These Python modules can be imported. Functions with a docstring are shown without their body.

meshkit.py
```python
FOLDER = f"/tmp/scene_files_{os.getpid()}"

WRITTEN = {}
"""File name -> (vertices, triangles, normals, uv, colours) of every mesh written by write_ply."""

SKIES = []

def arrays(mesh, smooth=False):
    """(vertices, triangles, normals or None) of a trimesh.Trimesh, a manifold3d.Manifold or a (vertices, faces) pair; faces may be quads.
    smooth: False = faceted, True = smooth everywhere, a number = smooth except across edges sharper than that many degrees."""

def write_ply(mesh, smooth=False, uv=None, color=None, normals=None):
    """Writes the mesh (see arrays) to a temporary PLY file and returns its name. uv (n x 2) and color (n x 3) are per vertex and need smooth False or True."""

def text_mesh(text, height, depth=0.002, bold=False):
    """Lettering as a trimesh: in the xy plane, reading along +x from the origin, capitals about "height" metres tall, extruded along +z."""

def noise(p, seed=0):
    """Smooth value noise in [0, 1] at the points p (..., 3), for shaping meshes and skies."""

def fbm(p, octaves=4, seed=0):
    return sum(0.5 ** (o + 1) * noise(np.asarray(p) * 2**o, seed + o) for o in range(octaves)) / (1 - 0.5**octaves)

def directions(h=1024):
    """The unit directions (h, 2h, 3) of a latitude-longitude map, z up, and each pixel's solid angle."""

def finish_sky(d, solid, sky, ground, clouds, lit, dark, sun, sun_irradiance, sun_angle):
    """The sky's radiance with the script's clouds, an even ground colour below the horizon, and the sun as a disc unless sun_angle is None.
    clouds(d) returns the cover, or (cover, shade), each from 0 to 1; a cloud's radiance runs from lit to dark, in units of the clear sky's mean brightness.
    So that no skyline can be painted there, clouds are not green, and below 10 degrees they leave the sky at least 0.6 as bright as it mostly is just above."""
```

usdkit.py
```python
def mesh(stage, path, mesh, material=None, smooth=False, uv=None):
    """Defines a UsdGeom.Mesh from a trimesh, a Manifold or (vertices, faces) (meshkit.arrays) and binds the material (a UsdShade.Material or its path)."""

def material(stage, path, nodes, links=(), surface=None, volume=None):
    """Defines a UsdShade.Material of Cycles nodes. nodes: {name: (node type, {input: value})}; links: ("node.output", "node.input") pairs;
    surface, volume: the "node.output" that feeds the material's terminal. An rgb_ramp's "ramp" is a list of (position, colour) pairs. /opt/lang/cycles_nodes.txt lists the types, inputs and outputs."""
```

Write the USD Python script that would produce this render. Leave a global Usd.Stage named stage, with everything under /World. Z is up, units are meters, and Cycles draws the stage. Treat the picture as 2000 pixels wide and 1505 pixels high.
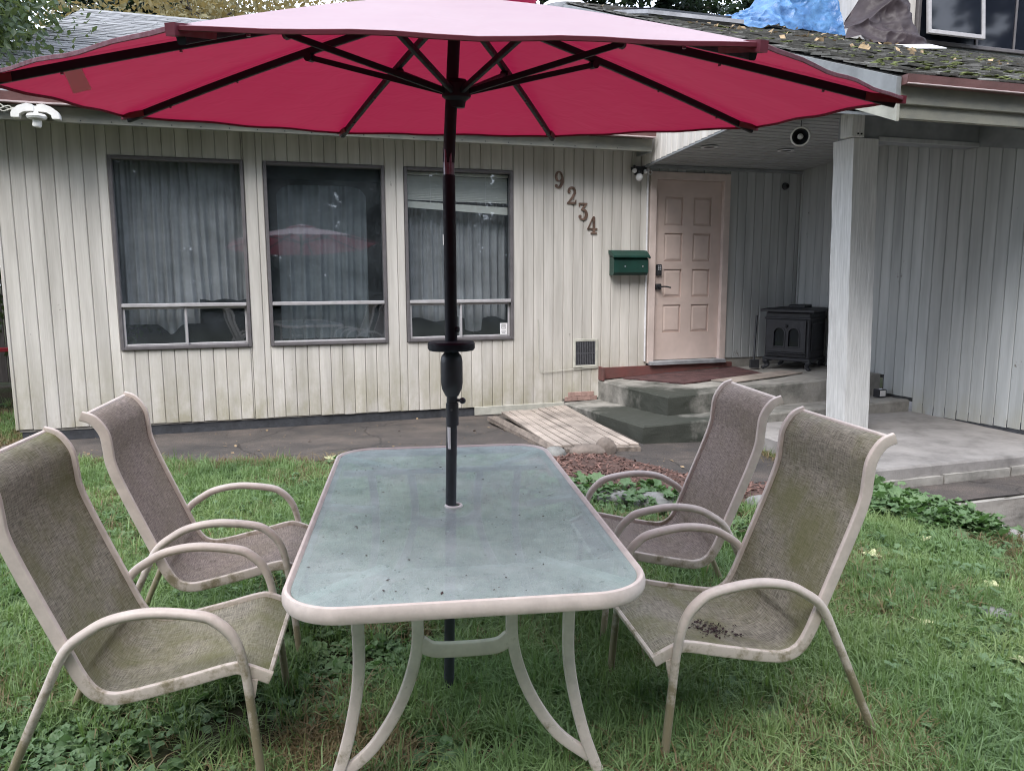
import math
import numpy as np
import trimesh
import shapely
from shapely.geometry import Polygon, Point, LineString, MultiPoint, box as sbox
from shapely.ops import unary_union
from pxr import Usd, UsdGeom, UsdLux, UsdShade, Gf, Sdf, Vt
import usdkit
import meshkit

stage = Usd.Stage.CreateInMemory()
UsdGeom.SetStageUpAxis(stage, "Z")
UsdGeom.SetStageMetersPerUnit(stage, 1.0)
UsdGeom.Xform.Define(stage, "/World")
UsdGeom.Scope.Define(stage, "/World/Looks")
rng = np.random.default_rng(11)

# ------------------------------------------------------------------ camera
PITCH, ROLL, EYE = math.radians(8.1), math.radians(0.2), (0.0, 0.0, 1.5)
fw = np.array([0, math.cos(PITCH), -math.sin(PITCH)])
rt0 = np.array([1.0, 0, 0])
dn0 = np.cross(fw, rt0)
cr, sr = math.cos(ROLL), math.sin(ROLL)
rt, dn = cr * rt0 + sr * dn0, -sr * rt0 + cr * dn0
cam = UsdGeom.Camera.Define(stage, "/World/camera")
cam.CreateHorizontalApertureAttr(36.0)
cam.CreateVerticalApertureAttr(36.0 * 770 / 1024)
cam.CreateFocalLengthAttr(27.0)
cam.CreateFStopAttr(0.0)
cam.CreateExposureAttr(1.5)
cam.AddTransformOp().Set(Gf.Matrix4d(*rt, 0, *(-dn), 0, *(-fw), 0, *EYE, 1))

# ------------------------------------------------------------------ sky and sun (overcast)
SUN_EL, SUN_ROT = math.radians(54), math.radians(200)
usdkit.material(stage, "/World/Looks/sky_look", {
    "s": ("sky_texture", {"sky_type": "single_scattering", "sun_disc": False, "sun_elevation": SUN_EL, "sun_rotation": SUN_ROT, "altitude": 50.0, "aerosol_density": 2.0}),
    "t": ("texture_coordinate", {}),
    "n": ("noise_texture", {"scale": 2.2, "detail": 5.0, "roughness": 0.55}),
    "r": ("rgb_ramp", {"ramp": [(0.25, (7.4, 8.2, 9.9)), (0.6, (10.4, 11.2, 12.8)), (0.8, (12.6, 13.1, 14.2))]}),
    "m": ("mix", {"fac": 0.86}),
    "b": ("background_shader", {"strength": 0.088})},
    [("t.generated", "n.vector"), ("n.fac", "r.fac"), ("s.color", "m.color1"), ("r.color", "m.color2"), ("m.color", "b.color")], surface="b.background")
sky = UsdLux.DomeLight.Define(stage, "/World/sky")
UsdShade.MaterialBindingAPI.Apply(sky.GetPrim()).Bind(UsdShade.Material.Get(stage, "/World/Looks/sky_look"))
sky.GetPrim().SetCustomDataByKey("kind", "structure")
sun = UsdLux.DistantLight.Define(stage, "/World/sun")
sun.CreateIntensityAttr(0.37)
sun.CreateAngleAttr(36.0)
sun.CreateColorAttr(Gf.Vec3f(1.0, 0.955, 0.90))
UsdLux.LightAPI(sun.GetPrim()).CreateNormalizeAttr(True)
sd = np.array([math.sin(SUN_ROT) * math.cos(SUN_EL), math.cos(SUN_ROT) * math.cos(SUN_EL), math.sin(SUN_EL)])
zx = np.cross([0, 0, 1], sd); zx /= np.linalg.norm(zx); zy = np.cross(sd, zx)
sun.AddTransformOp().Set(Gf.Matrix4d(*zx, 0, *zy, 0, *sd, 0, 0, 0, 20, 1))

# ------------------------------------------------------------------ scene helpers
used = set()


def numbered(path):
    if path not in used:
        used.add(path)
        return path
    k = 1
    while f"{path}_{k:03d}" in used:
        k += 1
    used.add(f"{path}_{k:03d}")
    return f"{path}_{k:03d}"


def tag(p, label=None, cat=None, group=None, kind=None):
    p = p.GetPrim() if hasattr(p, "GetPrim") else p
    for k, v in (("label", label), ("category", cat), ("group", group), ("kind", kind)):
        if v:
            p.SetCustomDataByKey(k, v)
    return p


def thing(name, label, cat, loc=(0, 0, 0), rot=0.0, group=None):
    x = UsdGeom.Xform.Define(stage, numbered("/World/" + name))
    x.AddTranslateOp().Set(Gf.Vec3d(*map(float, loc)))
    x.AddRotateZOp().Set(float(math.degrees(rot)))
    return tag(x, label, cat, group)


def obj(name, mesh, mat, parent=None, smooth=False, uv=None):
    base = str(parent.GetPath()) if parent is not None else "/World"
    m = usdkit.mesh(stage, numbered(base + "/" + name), mesh, MATS[mat] if isinstance(mat, str) else mat, smooth=smooth, uv=uv)
    return m.GetPrim()


def cat_(*ms):
    ms = [m for m in ms if m is not None]
    return trimesh.util.concatenate(ms)


def bx(x0, x1, y0, y1, z0, z1):
    m = trimesh.creation.box([x1 - x0, y1 - y0, z1 - z0])
    m.apply_translation([(x0 + x1) / 2, (y0 + y1) / 2, (z0 + z1) / 2])
    return m


def cbx(x0, x1, y0, y1, z0, z1, c=0.004):
    """chamfered box"""
    c = min(c, (x1 - x0) / 3, (y1 - y0) / 3, (z1 - z0) / 3)
    P = []
    for X, sx in ((x0, 1), (x1, -1)):
        for Y, sy in ((y0, 1), (y1, -1)):
            for Z, sz in ((z0, 1), (z1, -1)):
                P += [(X + sx * c, Y + sy * c, Z), (X + sx * c, Y, Z + sz * c), (X, Y + sy * c, Z + sz * c)]
    return trimesh.convex.convex_hull(np.array(P))


def hull(P):
    return trimesh.convex.convex_hull(np.asarray(P, float))


def prism(poly, h, z=0.0):
    ms = []
    for g in getattr(poly, "geoms", [poly]):
        if g.area > 1e-8:
            m = trimesh.creation.extrude_polygon(g, h, engine="earcut")
            m.apply_translation([0, 0, z])
            ms.append(m)
    return cat_(*ms)


def wallprism(poly, d, y):
    """polygon in (x, z), standing, from plane y towards -y by d"""
    m = prism(poly, d)
    v = np.array(m.vertices)
    m.vertices = np.stack([v[:, 0], y - v[:, 2], v[:, 1]], 1)
    return m


def smooth_curve(P, n=8):
    """Catmull-Rom through the points"""
    P = np.asarray(P, float)
    Q = np.vstack([2 * P[0] - P[1], P, 2 * P[-1] - P[-2]])
    out = []
    for i in range(1, len(Q) - 2):
        p0, p1, p2, p3 = Q[i - 1], Q[i], Q[i + 1], Q[i + 2]
        for t in np.linspace(0, 1, n, endpoint=False):
            out.append(0.5 * (2 * p1 + (p2 - p0) * t + (2 * p0 - 5 * p1 + 4 * p2 - p3) * t * t + (3 * p1 - p0 - 3 * p2 + p3) * t ** 3))
    out.append(P[-1])
    return np.array(out)


def sweep(P, section, up=(0, 0, 1), scale=None, cap=True):
    """sweep a closed 2D section (a, b) along the polyline; a is along the side vector, b along the local up"""
    P = np.asarray(P, float)
    S = np.asarray(section, float)
    T = np.gradient(P, axis=0)
    T /= np.linalg.norm(T, axis=1, keepdims=True)
    up = np.broadcast_to(np.asarray(up, float), P.shape)
    A = np.cross(T, up)
    A /= np.linalg.norm(A, axis=1, keepdims=True) + 1e-9
    B = np.cross(A, T)
    s = np.ones(len(P)) if scale is None else np.asarray(scale, float)
    V = (P[:, None] + s[:, None, None] * (S[None, :, :1] * A[:, None] + S[None, :, 1:] * B[:, None])).reshape(-1, 3)
    n, k = len(P), len(S)
    F = []
    for i in range(n - 1):
        for j in range(k):
            a, b = i * k + j, i * k + (j + 1) % k
            F += [(a, b, b + k), (a, b + k, a + k)]
    if cap:
        for base, rev in ((0, True), ((n - 1) * k, False)):
            for j in range(1, k - 1):
                t = (base, base + j, base + j + 1)
                F.append(t[::-1] if rev else t)
    m = trimesh.Trimesh(V, F, process=False)
    m.fix_normals()
    return m


def circ(r, n=10):
    a = np.arange(n) * 2 * np.pi / n
    return np.stack([np.cos(a) * r, np.sin(a) * r], 1)


def rrect(w, h, r=0.004, n=3):
    pts = []
    for cx, cy, a0 in ((w / 2 - r, h / 2 - r, 0), (-w / 2 + r, h / 2 - r, 90), (-w / 2 + r, -h / 2 + r, 180), (w / 2 - r, -h / 2 + r, 270)):
        for a in np.radians(np.linspace(a0, a0 + 90, n)):
            pts.append((cx + r * math.cos(a), cy + r * math.sin(a)))
    return np.array(pts)


def tube(P, r, n=10, up=None):
    P = np.asarray(P, float)
    d = P[-1] - P[0]
    if up is None:
        up = (0, 0, 1) if abs(d[2]) < 0.8 * np.linalg.norm(d) else (0.3, 1, 0)
    return sweep(P, circ(r, n), up)


def cyl(p0, p1, r, n=16):
    return trimesh.creation.cylinder(radius=r, segment=[p0, p1], sections=n)


def revolve(profile, n=24, at=(0, 0, 0)):
    m = trimesh.creation.revolve(np.array(profile, float), sections=n)
    m.apply_translation(at)
    return m


def rot(m, ang, axis, about=(0, 0, 0)):
    m.apply_transform(trimesh.transformations.rotation_matrix(ang, axis, about))
    return m


def move(m, *d):
    m.apply_translation(d if len(d) == 3 else d[0])
    return m


def rock(size, seed, sub=3, amp=0.28):
    m = trimesh.creation.icosphere(subdivisions=sub)
    v = np.array(m.vertices)
    f = meshkit.fbm(v * 1.6 + 7 * seed, 4, seed)[:, None]
    g = np.round(meshkit.noise(v * 1.1 + 3 * seed, seed + 5) * 4)[:, None] / 4
    m.vertices = v * (1 - amp / 2 + amp * f + 0.12 * g) * np.asarray(size)
    return m


# ------------------------------------------------------------------ materials
MATS = {}


def mat(name, nodes, links=(), surface="p.BSDF", volume=None):
    MATS[name] = usdkit.material(stage, "/World/Looks/" + name, nodes, links, surface=surface, volume=volume)
    return MATS[name]


def basic(name, base, rough=0.6, var=0.25, scale=8.0, bump=0.0, bscale=60.0, metallic=0.0, spec=0.5, other=None, stretch=(1, 1, 1), rnd=0.0):
    """a base colour broken up by two noises, with fine relief"""
    base = np.array(base, float)
    lo = np.array(other, float) if other is not None else base * (1 - var)
    hi = base if other is not None else np.minimum(base * (1 + var * 0.6), 0.92)
    nodes = {"g": ("geometry", {}), "mp": ("mapping", {"scale": stretch}),
             "n": ("noise_texture", {"scale": scale, "detail": 6.0, "roughness": 0.62}),
             "r": ("rgb_ramp", {"ramp": [(0.32, lo), (0.68, hi)]}),
             "n2": ("noise_texture", {"scale": bscale, "detail": 4.0, "roughness": 0.6}),
             "rr": ("map_range", {"from_min": 0.3, "from_max": 0.7, "to_min": max(rough - 0.12, 0.03), "to_max": min(rough + 0.12, 1.0)}),
             "p": ("principled_bsdf", {"metallic": metallic, "specular_ior_level": spec})}
    links = [("g.position", "mp.vector"), ("mp.vector", "n.vector"), ("mp.vector", "n2.vector"), ("n.fac", "r.fac"), ("n2.fac", "rr.value"), ("rr.result", "p.roughness")]
    col = "r.color"
    if rnd:
        nodes["oi"] = ("object_info", {})
        nodes["vm"] = ("map_range", {"from_min": 0.0, "from_max": 1.0, "to_min": 1 - rnd, "to_max": 1 + rnd})
        nodes["hs"] = ("hsv", {})
        links += [("oi.random", "vm.value"), ("vm.result", "hs.value"), (col, "hs.color")]
        col = "hs.color"
    links.append((col, "p.base_color"))
    if bump:
        nodes["b"] = ("bump", {"strength": bump, "distance": 0.01})
        links += [("n2.fac", "b.height"), ("b.normal", "p.normal")]
    return mat(name, nodes, links)


def siding(name, paint, dirt, mildew_top=0.9):
    """weathered vertical boards: streaks, mildew towards the ground, flaked spots, tone per board"""
    return mat(name, {
        "g": ("geometry", {}), "mp": ("mapping", {"scale": (9.0, 9.0, 0.7)}), "mq": ("mapping", {"scale": (1.0, 1.0, 0.55)}),
        "mg": ("mapping", {"scale": (70.0, 70.0, 3.0)}),
        "n": ("noise_texture", {"scale": 1.0, "detail": 5.0, "roughness": 0.6}),
        "nl": ("noise_texture", {"scale": 2.7, "detail": 8.0, "roughness": 0.72}),
        "ng": ("noise_texture", {"scale": 1.0, "detail": 3.0}),
        "nf": ("noise_texture", {"scale": 5.5, "detail": 8.0, "roughness": 0.72}),
        "r": ("rgb_ramp", {"ramp": [(0.3, dirt), (0.58, paint), (0.75, tuple(min(1.12 * c, 0.85) for c in paint))]}),
        "sx": ("separate_xyz", {}),
        "lo": ("map_range", {"from_min": 0.0, "from_max": mildew_top, "to_min": 0.9, "to_max": 0.0, "clamp": True}),
        "nm": ("map_range", {"from_min": 0.38, "from_max": 0.60, "to_min": 0.0, "to_max": 1.0, "clamp": True}),
        "mm": ("math", {"math_type": "multiply"}),
        "mil": ("mix", {"color2": (0.34, 0.315, 0.22)}),
        "ff": ("map_range", {"from_min": 0.672, "from_max": 0.70, "to_min": 0.0, "to_max": 0.85, "clamp": True}),
        "fl": ("mix", {"color2": (0.13, 0.11, 0.09)}),
        "oi": ("object_info", {}), "vm": ("map_range", {"to_min": 0.91, "to_max": 1.07}), "hs": ("hsv", {}),
        "b": ("bump", {"strength": 0.35, "distance": 0.006}),
        "p": ("principled_bsdf", {"roughness": 0.72, "specular_ior_level": 0.3})},
        [("g.position", "mp.vector"), ("mp.vector", "n.vector"), ("g.position", "mq.vector"), ("mq.vector", "nl.vector"), ("g.position", "mg.vector"), ("mg.vector", "ng.vector"),
         ("mq.vector", "nf.vector"), ("n.fac", "r.fac"), ("g.position", "sx.vector"), ("sx.z", "lo.value"), ("nl.fac", "nm.value"), ("lo.result", "mm.value1"), ("nm.result", "mm.value2"),
         ("mm.value", "mil.fac"), ("r.color", "mil.color1"), ("nf.fac", "ff.value"), ("ff.result", "fl.fac"), ("mil.color", "fl.color1"),
         ("oi.random", "vm.value"), ("vm.result", "hs.value"), ("fl.color", "hs.color"), ("hs.color", "p.base_color"), ("ng.fac", "b.height"), ("b.normal", "p.normal")])


siding("siding_cream", (0.605, 0.575, 0.535), (0.45, 0.425, 0.39))
siding("siding_shaded", (0.43, 0.445, 0.445), (0.33, 0.345, 0.345), 0.4)  # darker, cooler copy of the cream boards: porch shade put into the colour
basic("rake_paint", (0.36, 0.36, 0.31), 0.6, 0.25, 4.0, 0.1, 80)
basic("fascia_shaded", (0.27, 0.265, 0.215), 0.6, 0.4, 4.0, 0.15, 80, other=(0.17, 0.175, 0.16), stretch=(1, 1, 2))  # the dimness at the eaves is put into this darker colour
basic("trim_cream", (0.50, 0.49, 0.43), 0.6, 0.3, 6.0, 0.15, 80, stretch=(1, 1, 1))
basic("trim_grey", (0.24, 0.255, 0.265), 0.6, 0.25, 5.0, 0.15, 80)
basic("soffit_paint", (0.33, 0.34, 0.345), 0.5, 0.12, 5.0, rnd=0.05)
basic("groove_paint", (0.30, 0.285, 0.26), 0.9, 0.2)
basic("dark_backing", (0.05, 0.05, 0.05), 0.9, 0.2)
basic("foundation_black", (0.045, 0.048, 0.055), 0.8, 0.4, 9.0, 0.4, 40)
basic("gutter_brown", (0.17, 0.088, 0.085), 0.4, 0.25, 5.0)
basic("gutter_lip", (0.48, 0.40, 0.40), 0.4, 0.2, 8.0)
basic("shingle_grey", (0.22, 0.225, 0.235), 0.85, 0.35, 7.0, 0.5, 120)
basic("shake_mossy", (0.165, 0.16, 0.15), 0.9, 0.5, 4.5, 0.6, 70, other=(0.10, 0.10, 0.09))
basic("roof_moss", (0.10, 0.12, 0.035), 1.0, 0.5, 20.0, 0.6, 90)
basic("dead_leaf", (0.30, 0.22, 0.13), 0.8, 0.4, 15.0, rnd=0.35)
basic("pale_leaf", (0.46, 0.46, 0.26), 0.7, 0.3, 20.0, rnd=0.2)
basic("frame_alu", (0.13, 0.12, 0.125), 0.45, 0.2, 12.0, spec=0.5)
basic("sash_alu", (0.40, 0.385, 0.395), 0.4, 0.15, 12.0)
basic("door_beige", (0.60, 0.485, 0.44), 0.5, 0.16, 2.2, 0.05, 60)
basic("door_trim", (0.60, 0.50, 0.46), 0.5, 0.15, 4.0, 0.1, 60)
basic("black_metal", (0.025, 0.026, 0.03), 0.4, 0.3, 15.0)
basic("stove_iron", (0.017, 0.018, 0.023), 0.55, 0.4, 14.0, 0.2, 90)
basic("red_board", (0.17, 0.055, 0.05), 0.7, 0.5, 4.0, 0.2, 30, other=(0.11, 0.055, 0.05))
basic("red_mat", (0.085, 0.04, 0.04), 0.85, 0.5, 6.0, 0.3, 60)
basic("white_plastic", (0.78, 0.77, 0.75), 0.4, 0.1, 10.0)
basic("bulb_glass", (0.75, 0.75, 0.76), 0.15, 0.05, 10.0)
basic("mailbox_green", (0.007, 0.040, 0.030), 0.42, 0.25, 6.0, 0.05, 60)
basic("bronze_digit", (0.20, 0.13, 0.10), 0.45, 0.5, 14.0, metallic=0.4)
basic("post_paint", (0.60, 0.60, 0.59), 0.78, 0.22, 5.0, 0.55, 9.0, stretch=(12, 12, 0.6))
mat("asphalt", {"g": ("geometry", {}), "n": ("noise_texture", {"scale": 1.6, "detail": 7.0, "roughness": 0.65}), "nf": ("noise_texture", {"scale": 190.0, "detail": 3.0, "roughness": 0.7}), "nd": ("noise_texture", {"scale": 3.0, "detail": 4.0}),
                "r": ("rgb_ramp", {"ramp": [(0.32, (0.046, 0.043, 0.043)), (0.5, (0.078, 0.068, 0.063)), (0.68, (0.125, 0.104, 0.092))]}), "rf": ("rgb_ramp", {"ramp": [(0.3, (0.45, 0.45, 0.45)), (0.52, (1.0, 1.0, 1.0)), (0.7, (1.9, 1.85, 1.8))]}), "mu": ("mix", {"mix_type": "multiply", "fac": 1.0}),
                "dv": ("mix", {"mix_type": "linear_light", "fac": 0.12}), "v": ("voronoi_texture", {"feature": "distance_to_edge", "scale": 0.9}), "cr": ("map_range", {"from_min": 0.002, "from_max": 0.010, "to_min": 0.75, "to_max": 0.0, "clamp": True}), "cx": ("mix", {"color2": (0.02, 0.018, 0.016)}),
                "b": ("bump", {"strength": 0.5, "distance": 0.008}), "p": ("principled_bsdf", {"roughness": 0.72, "specular_ior_level": 0.35})},
    [("g.position", "n.vector"), ("g.position", "nf.vector"), ("g.position", "nd.vector"), ("n.fac", "r.fac"), ("nf.fac", "rf.fac"), ("r.color", "mu.color1"), ("rf.color", "mu.color2"), ("g.position", "dv.color1"), ("nd.color", "dv.color2"), ("dv.color", "v.vector"),
     ("v.distance", "cr.value"), ("cr.result", "cx.fac"), ("mu.color", "cx.color1"), ("cx.color", "p.base_color"), ("nf.fac", "b.height"), ("b.normal", "p.normal")])
basic("soil_red", (0.10, 0.058, 0.048), 0.95, 0.5, 12.0, 0.9, 60)
basic("bark_chip", (0.15, 0.085, 0.07), 0.9, 0.5, 30.0, rnd=0.5)
basic("stone_grey", (0.21, 0.21, 0.20), 0.85, 0.4, 11.0, 0.6, 50)
basic("stone_brown", (0.17, 0.14, 0.12), 0.85, 0.4, 9.0, 0.5, 50)
basic("old_plank", (0.20, 0.165, 0.14), 0.85, 0.5, 3.0, 0.5, 10, stretch=(6, 1, 6))
basic("panel_cream", (0.38, 0.325, 0.285), 0.65, 0.5, 2.2, 0.15, 30, stretch=(1, 1, 1))
basic("brick_red", (0.36, 0.235, 0.205), 0.9, 0.3, 10.0, 0.3, 60, rnd=0.2)
basic("umbrella_black", (0.011, 0.014, 0.022), 0.55, 0.2, 8.0, spec=0.25)
basic("pole_grey", (0.038, 0.042, 0.052), 0.42, 0.2, 8.0)
basic("steel", (0.20, 0.20, 0.22), 0.35, 0.2, 8.0, metallic=0.7)
basic("white_flash", (0.68, 0.68, 0.70), 0.5, 0.25, 8.0)
basic("curb_grey", (0.30, 0.31, 0.33), 0.6, 0.3, 6.0)
basic("lid_metal", (0.36, 0.36, 0.38), 0.45, 0.3, 6.0, metallic=0.3)
basic("tarp_brown", (0.032, 0.022, 0.026), 0.55, 0.3, 3.0, 0.25, 18, spec=0.3)
basic("fence_grey", (0.16, 0.14, 0.135), 0.85, 0.4, 4.0, 0.3, 20, stretch=(6, 6, 0.7), rnd=0.15)
basic("red_paint", (0.50, 0.04, 0.06), 0.4, 0.2, 6.0)
basic("bark_dark", (0.06, 0.05, 0.045), 0.95, 0.5, 10.0, 0.8, 30, stretch=(3, 3, 0.6))
basic("blind_slat", (0.62, 0.61, 0.55), 0.5, 0.06, 6.0, rnd=0.04)
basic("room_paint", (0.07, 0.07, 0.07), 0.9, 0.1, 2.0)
basic("vent_mesh", (0.09, 0.09, 0.10), 0.6, 0.4, 30.0)
basic("paper_white", (0.80, 0.78, 0.78), 0.6, 0.05, 20.0)
basic("ink_dark", (0.05, 0.045, 0.07), 0.6, 0.1)
basic("debris_dark", (0.06, 0.035, 0.035), 0.9, 0.5, 60.0, rnd=0.4)

# curtains: thin grey cloth
for nm, c in (("curtain_cloth", (0.27, 0.27, 0.275)), ("curtain_dark", (0.14, 0.155, 0.165))):
    mat(nm, {"g": ("geometry", {}), "n": ("noise_texture", {"scale": 5.0, "detail": 6.0}), "r": ("rgb_ramp", {"ramp": [(0.3, tuple(0.75 * x for x in c)), (0.7, tuple(1.15 * x for x in c))]}),
             "d": ("diffuse_bsdf", {}), "t": ("diffuse_bsdf", {}), "m": ("mix_closure", {"fac": 0.3})},
        [("g.position", "n.vector"), ("n.fac", "r.fac"), ("r.color", "d.color"), ("r.color", "t.color"), ("d.BSDF", "m.closure1"), ("t.BSDF", "m.closure2")], surface="m.closure")

# window glass
mat("window_glass", {"f": ("layer_weight", {"blend": 0.5}), "f5": ("math", {"math_type": "power", "value2": 4.5}), "fm": ("math", {"math_type": "multiply_add", "value2": 0.88, "value3": 0.12, "use_clamp": True}), "t": ("transparent_bsdf", {"color": (0.86, 0.9, 0.92)}),
                     "n": ("noise_texture", {"scale": 1.2, "detail": 2.0}), "b": ("bump", {"strength": 0.03, "distance": 0.02}), "g": ("glossy_bsdf", {"color": (0.95, 0.98, 1.0), "roughness": 0.02}), "m": ("mix_closure", {}), "df": ("diffuse_bsdf", {"color": (0.42, 0.47, 0.5)}), "fn": ("noise_texture", {"scale": 3.0, "detail": 6.0}), "fr": ("map_range", {"from_min": 0.3, "from_max": 0.7, "to_min": 0.015, "to_max": 0.055}), "mf": ("mix_closure", {})},
    [("f.facing", "f5.value1"), ("f5.value", "fm.value1"), ("fm.value", "m.fac"), ("t.BSDF", "m.closure1"), ("g.BSDF", "m.closure2"), ("n.fac", "b.height"), ("b.normal", "g.normal"), ("m.closure", "mf.closure1"), ("df.BSDF", "mf.closure2"), ("fn.fac", "fr.value"), ("fr.result", "mf.fac")], surface="mf.closure")
mat("dark_glass", {"p": ("principled_bsdf", {"base_color": (0.010, 0.012, 0.018), "roughness": 0.05})})

# frosted, wet, dirty table glass
mat("table_glass", {
    "g": ("geometry", {}), "n": ("noise_texture", {"scale": 5.0, "detail": 7.0, "roughness": 0.7}), "v": ("noise_texture", {"scale": 210.0, "detail": 2.0}),
    "r": ("rgb_ramp", {"ramp": [(0.30, (0.44, 0.50, 0.51)), (0.5, (0.60, 0.66, 0.675)), (0.7, (0.74, 0.79, 0.81))]}),
    "nd": ("noise_texture", {"scale": 34.0, "detail": 5.0, "roughness": 0.75}), "dm": ("map_range", {"from_min": 0.60, "from_max": 0.70, "to_min": 0.0, "to_max": 0.6, "clamp": True}),
    "dx": ("mix", {"color2": (0.09, 0.10, 0.06)}),
    "rr": ("map_range", {"from_min": 0.35, "from_max": 0.65, "to_min": 0.10, "to_max": 0.30}),
    "b": ("bump", {"strength": 0.22, "distance": 0.004}), "p": ("principled_bsdf", {"ior": 1.5, "specular_ior_level": 0.6}),
    "t": ("transparent_bsdf", {"color": (0.72, 0.84, 0.80)}), "m": ("mix_closure", {"fac": 0.62})},
    [("g.position", "n.vector"), ("g.position", "v.vector"), ("g.position", "nd.vector"), ("n.fac", "r.fac"), ("r.color", "dx.color1"), ("nd.fac", "dm.value"), ("dm.result", "dx.fac"),
     ("dx.color", "p.base_color"), ("n.fac", "rr.value"), ("rr.result", "p.roughness"), ("v.fac", "b.height"), ("b.normal", "p.normal"),
     ("p.BSDF", "m.closure1"), ("t.BSDF", "m.closure2")], surface="m.closure")


def frame_paint(name, c, moss):
    """taupe powder coat with algae on the lower lengths and grime spots"""
    mat(name, {"g": ("geometry", {}), "n": ("noise_texture", {"scale": 16.0, "detail": 8.0, "roughness": 0.7}), "nb": ("noise_texture", {"scale": 60.0, "detail": 3.0}),
               "sx": ("separate_xyz", {}), "lo": ("map_range", {"from_min": 0.1, "from_max": 0.62, "to_min": moss, "to_max": -0.08, "clamp": False}),
               "a": ("math", {"math_type": "add"}), "st": ("map_range", {"from_min": 0.60, "from_max": 0.76, "to_min": 0.0, "to_max": 0.85, "clamp": True}),
               "r": ("rgb_ramp", {"ramp": [(0.3, tuple(0.78 * x for x in c)), (0.65, c)]}), "mx": ("mix", {"color2": (0.17, 0.145, 0.075)}),
               "b": ("bump", {"strength": 0.12, "distance": 0.003}), "p": ("principled_bsdf", {"roughness": 0.45})},
        [("g.position", "n.vector"), ("g.position", "nb.vector"), ("g.position", "sx.vector"), ("sx.z", "lo.value"), ("n.fac", "a.value1"), ("lo.result", "a.value2"), ("a.value", "st.value"),
         ("n.fac", "r.fac"), ("r.color", "mx.color1"), ("st.result", "mx.fac"), ("mx.color", "p.base_color"), ("nb.fac", "b.height"), ("b.normal", "p.normal")])


frame_paint("chair_paint", (0.64, 0.57, 0.52), 0.34)
basic("bar_paint", (0.78, 0.72, 0.68), 0.4, 0.1, 8.0)
frame_paint("table_paint", (0.68, 0.60, 0.56), 0.08)


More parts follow.
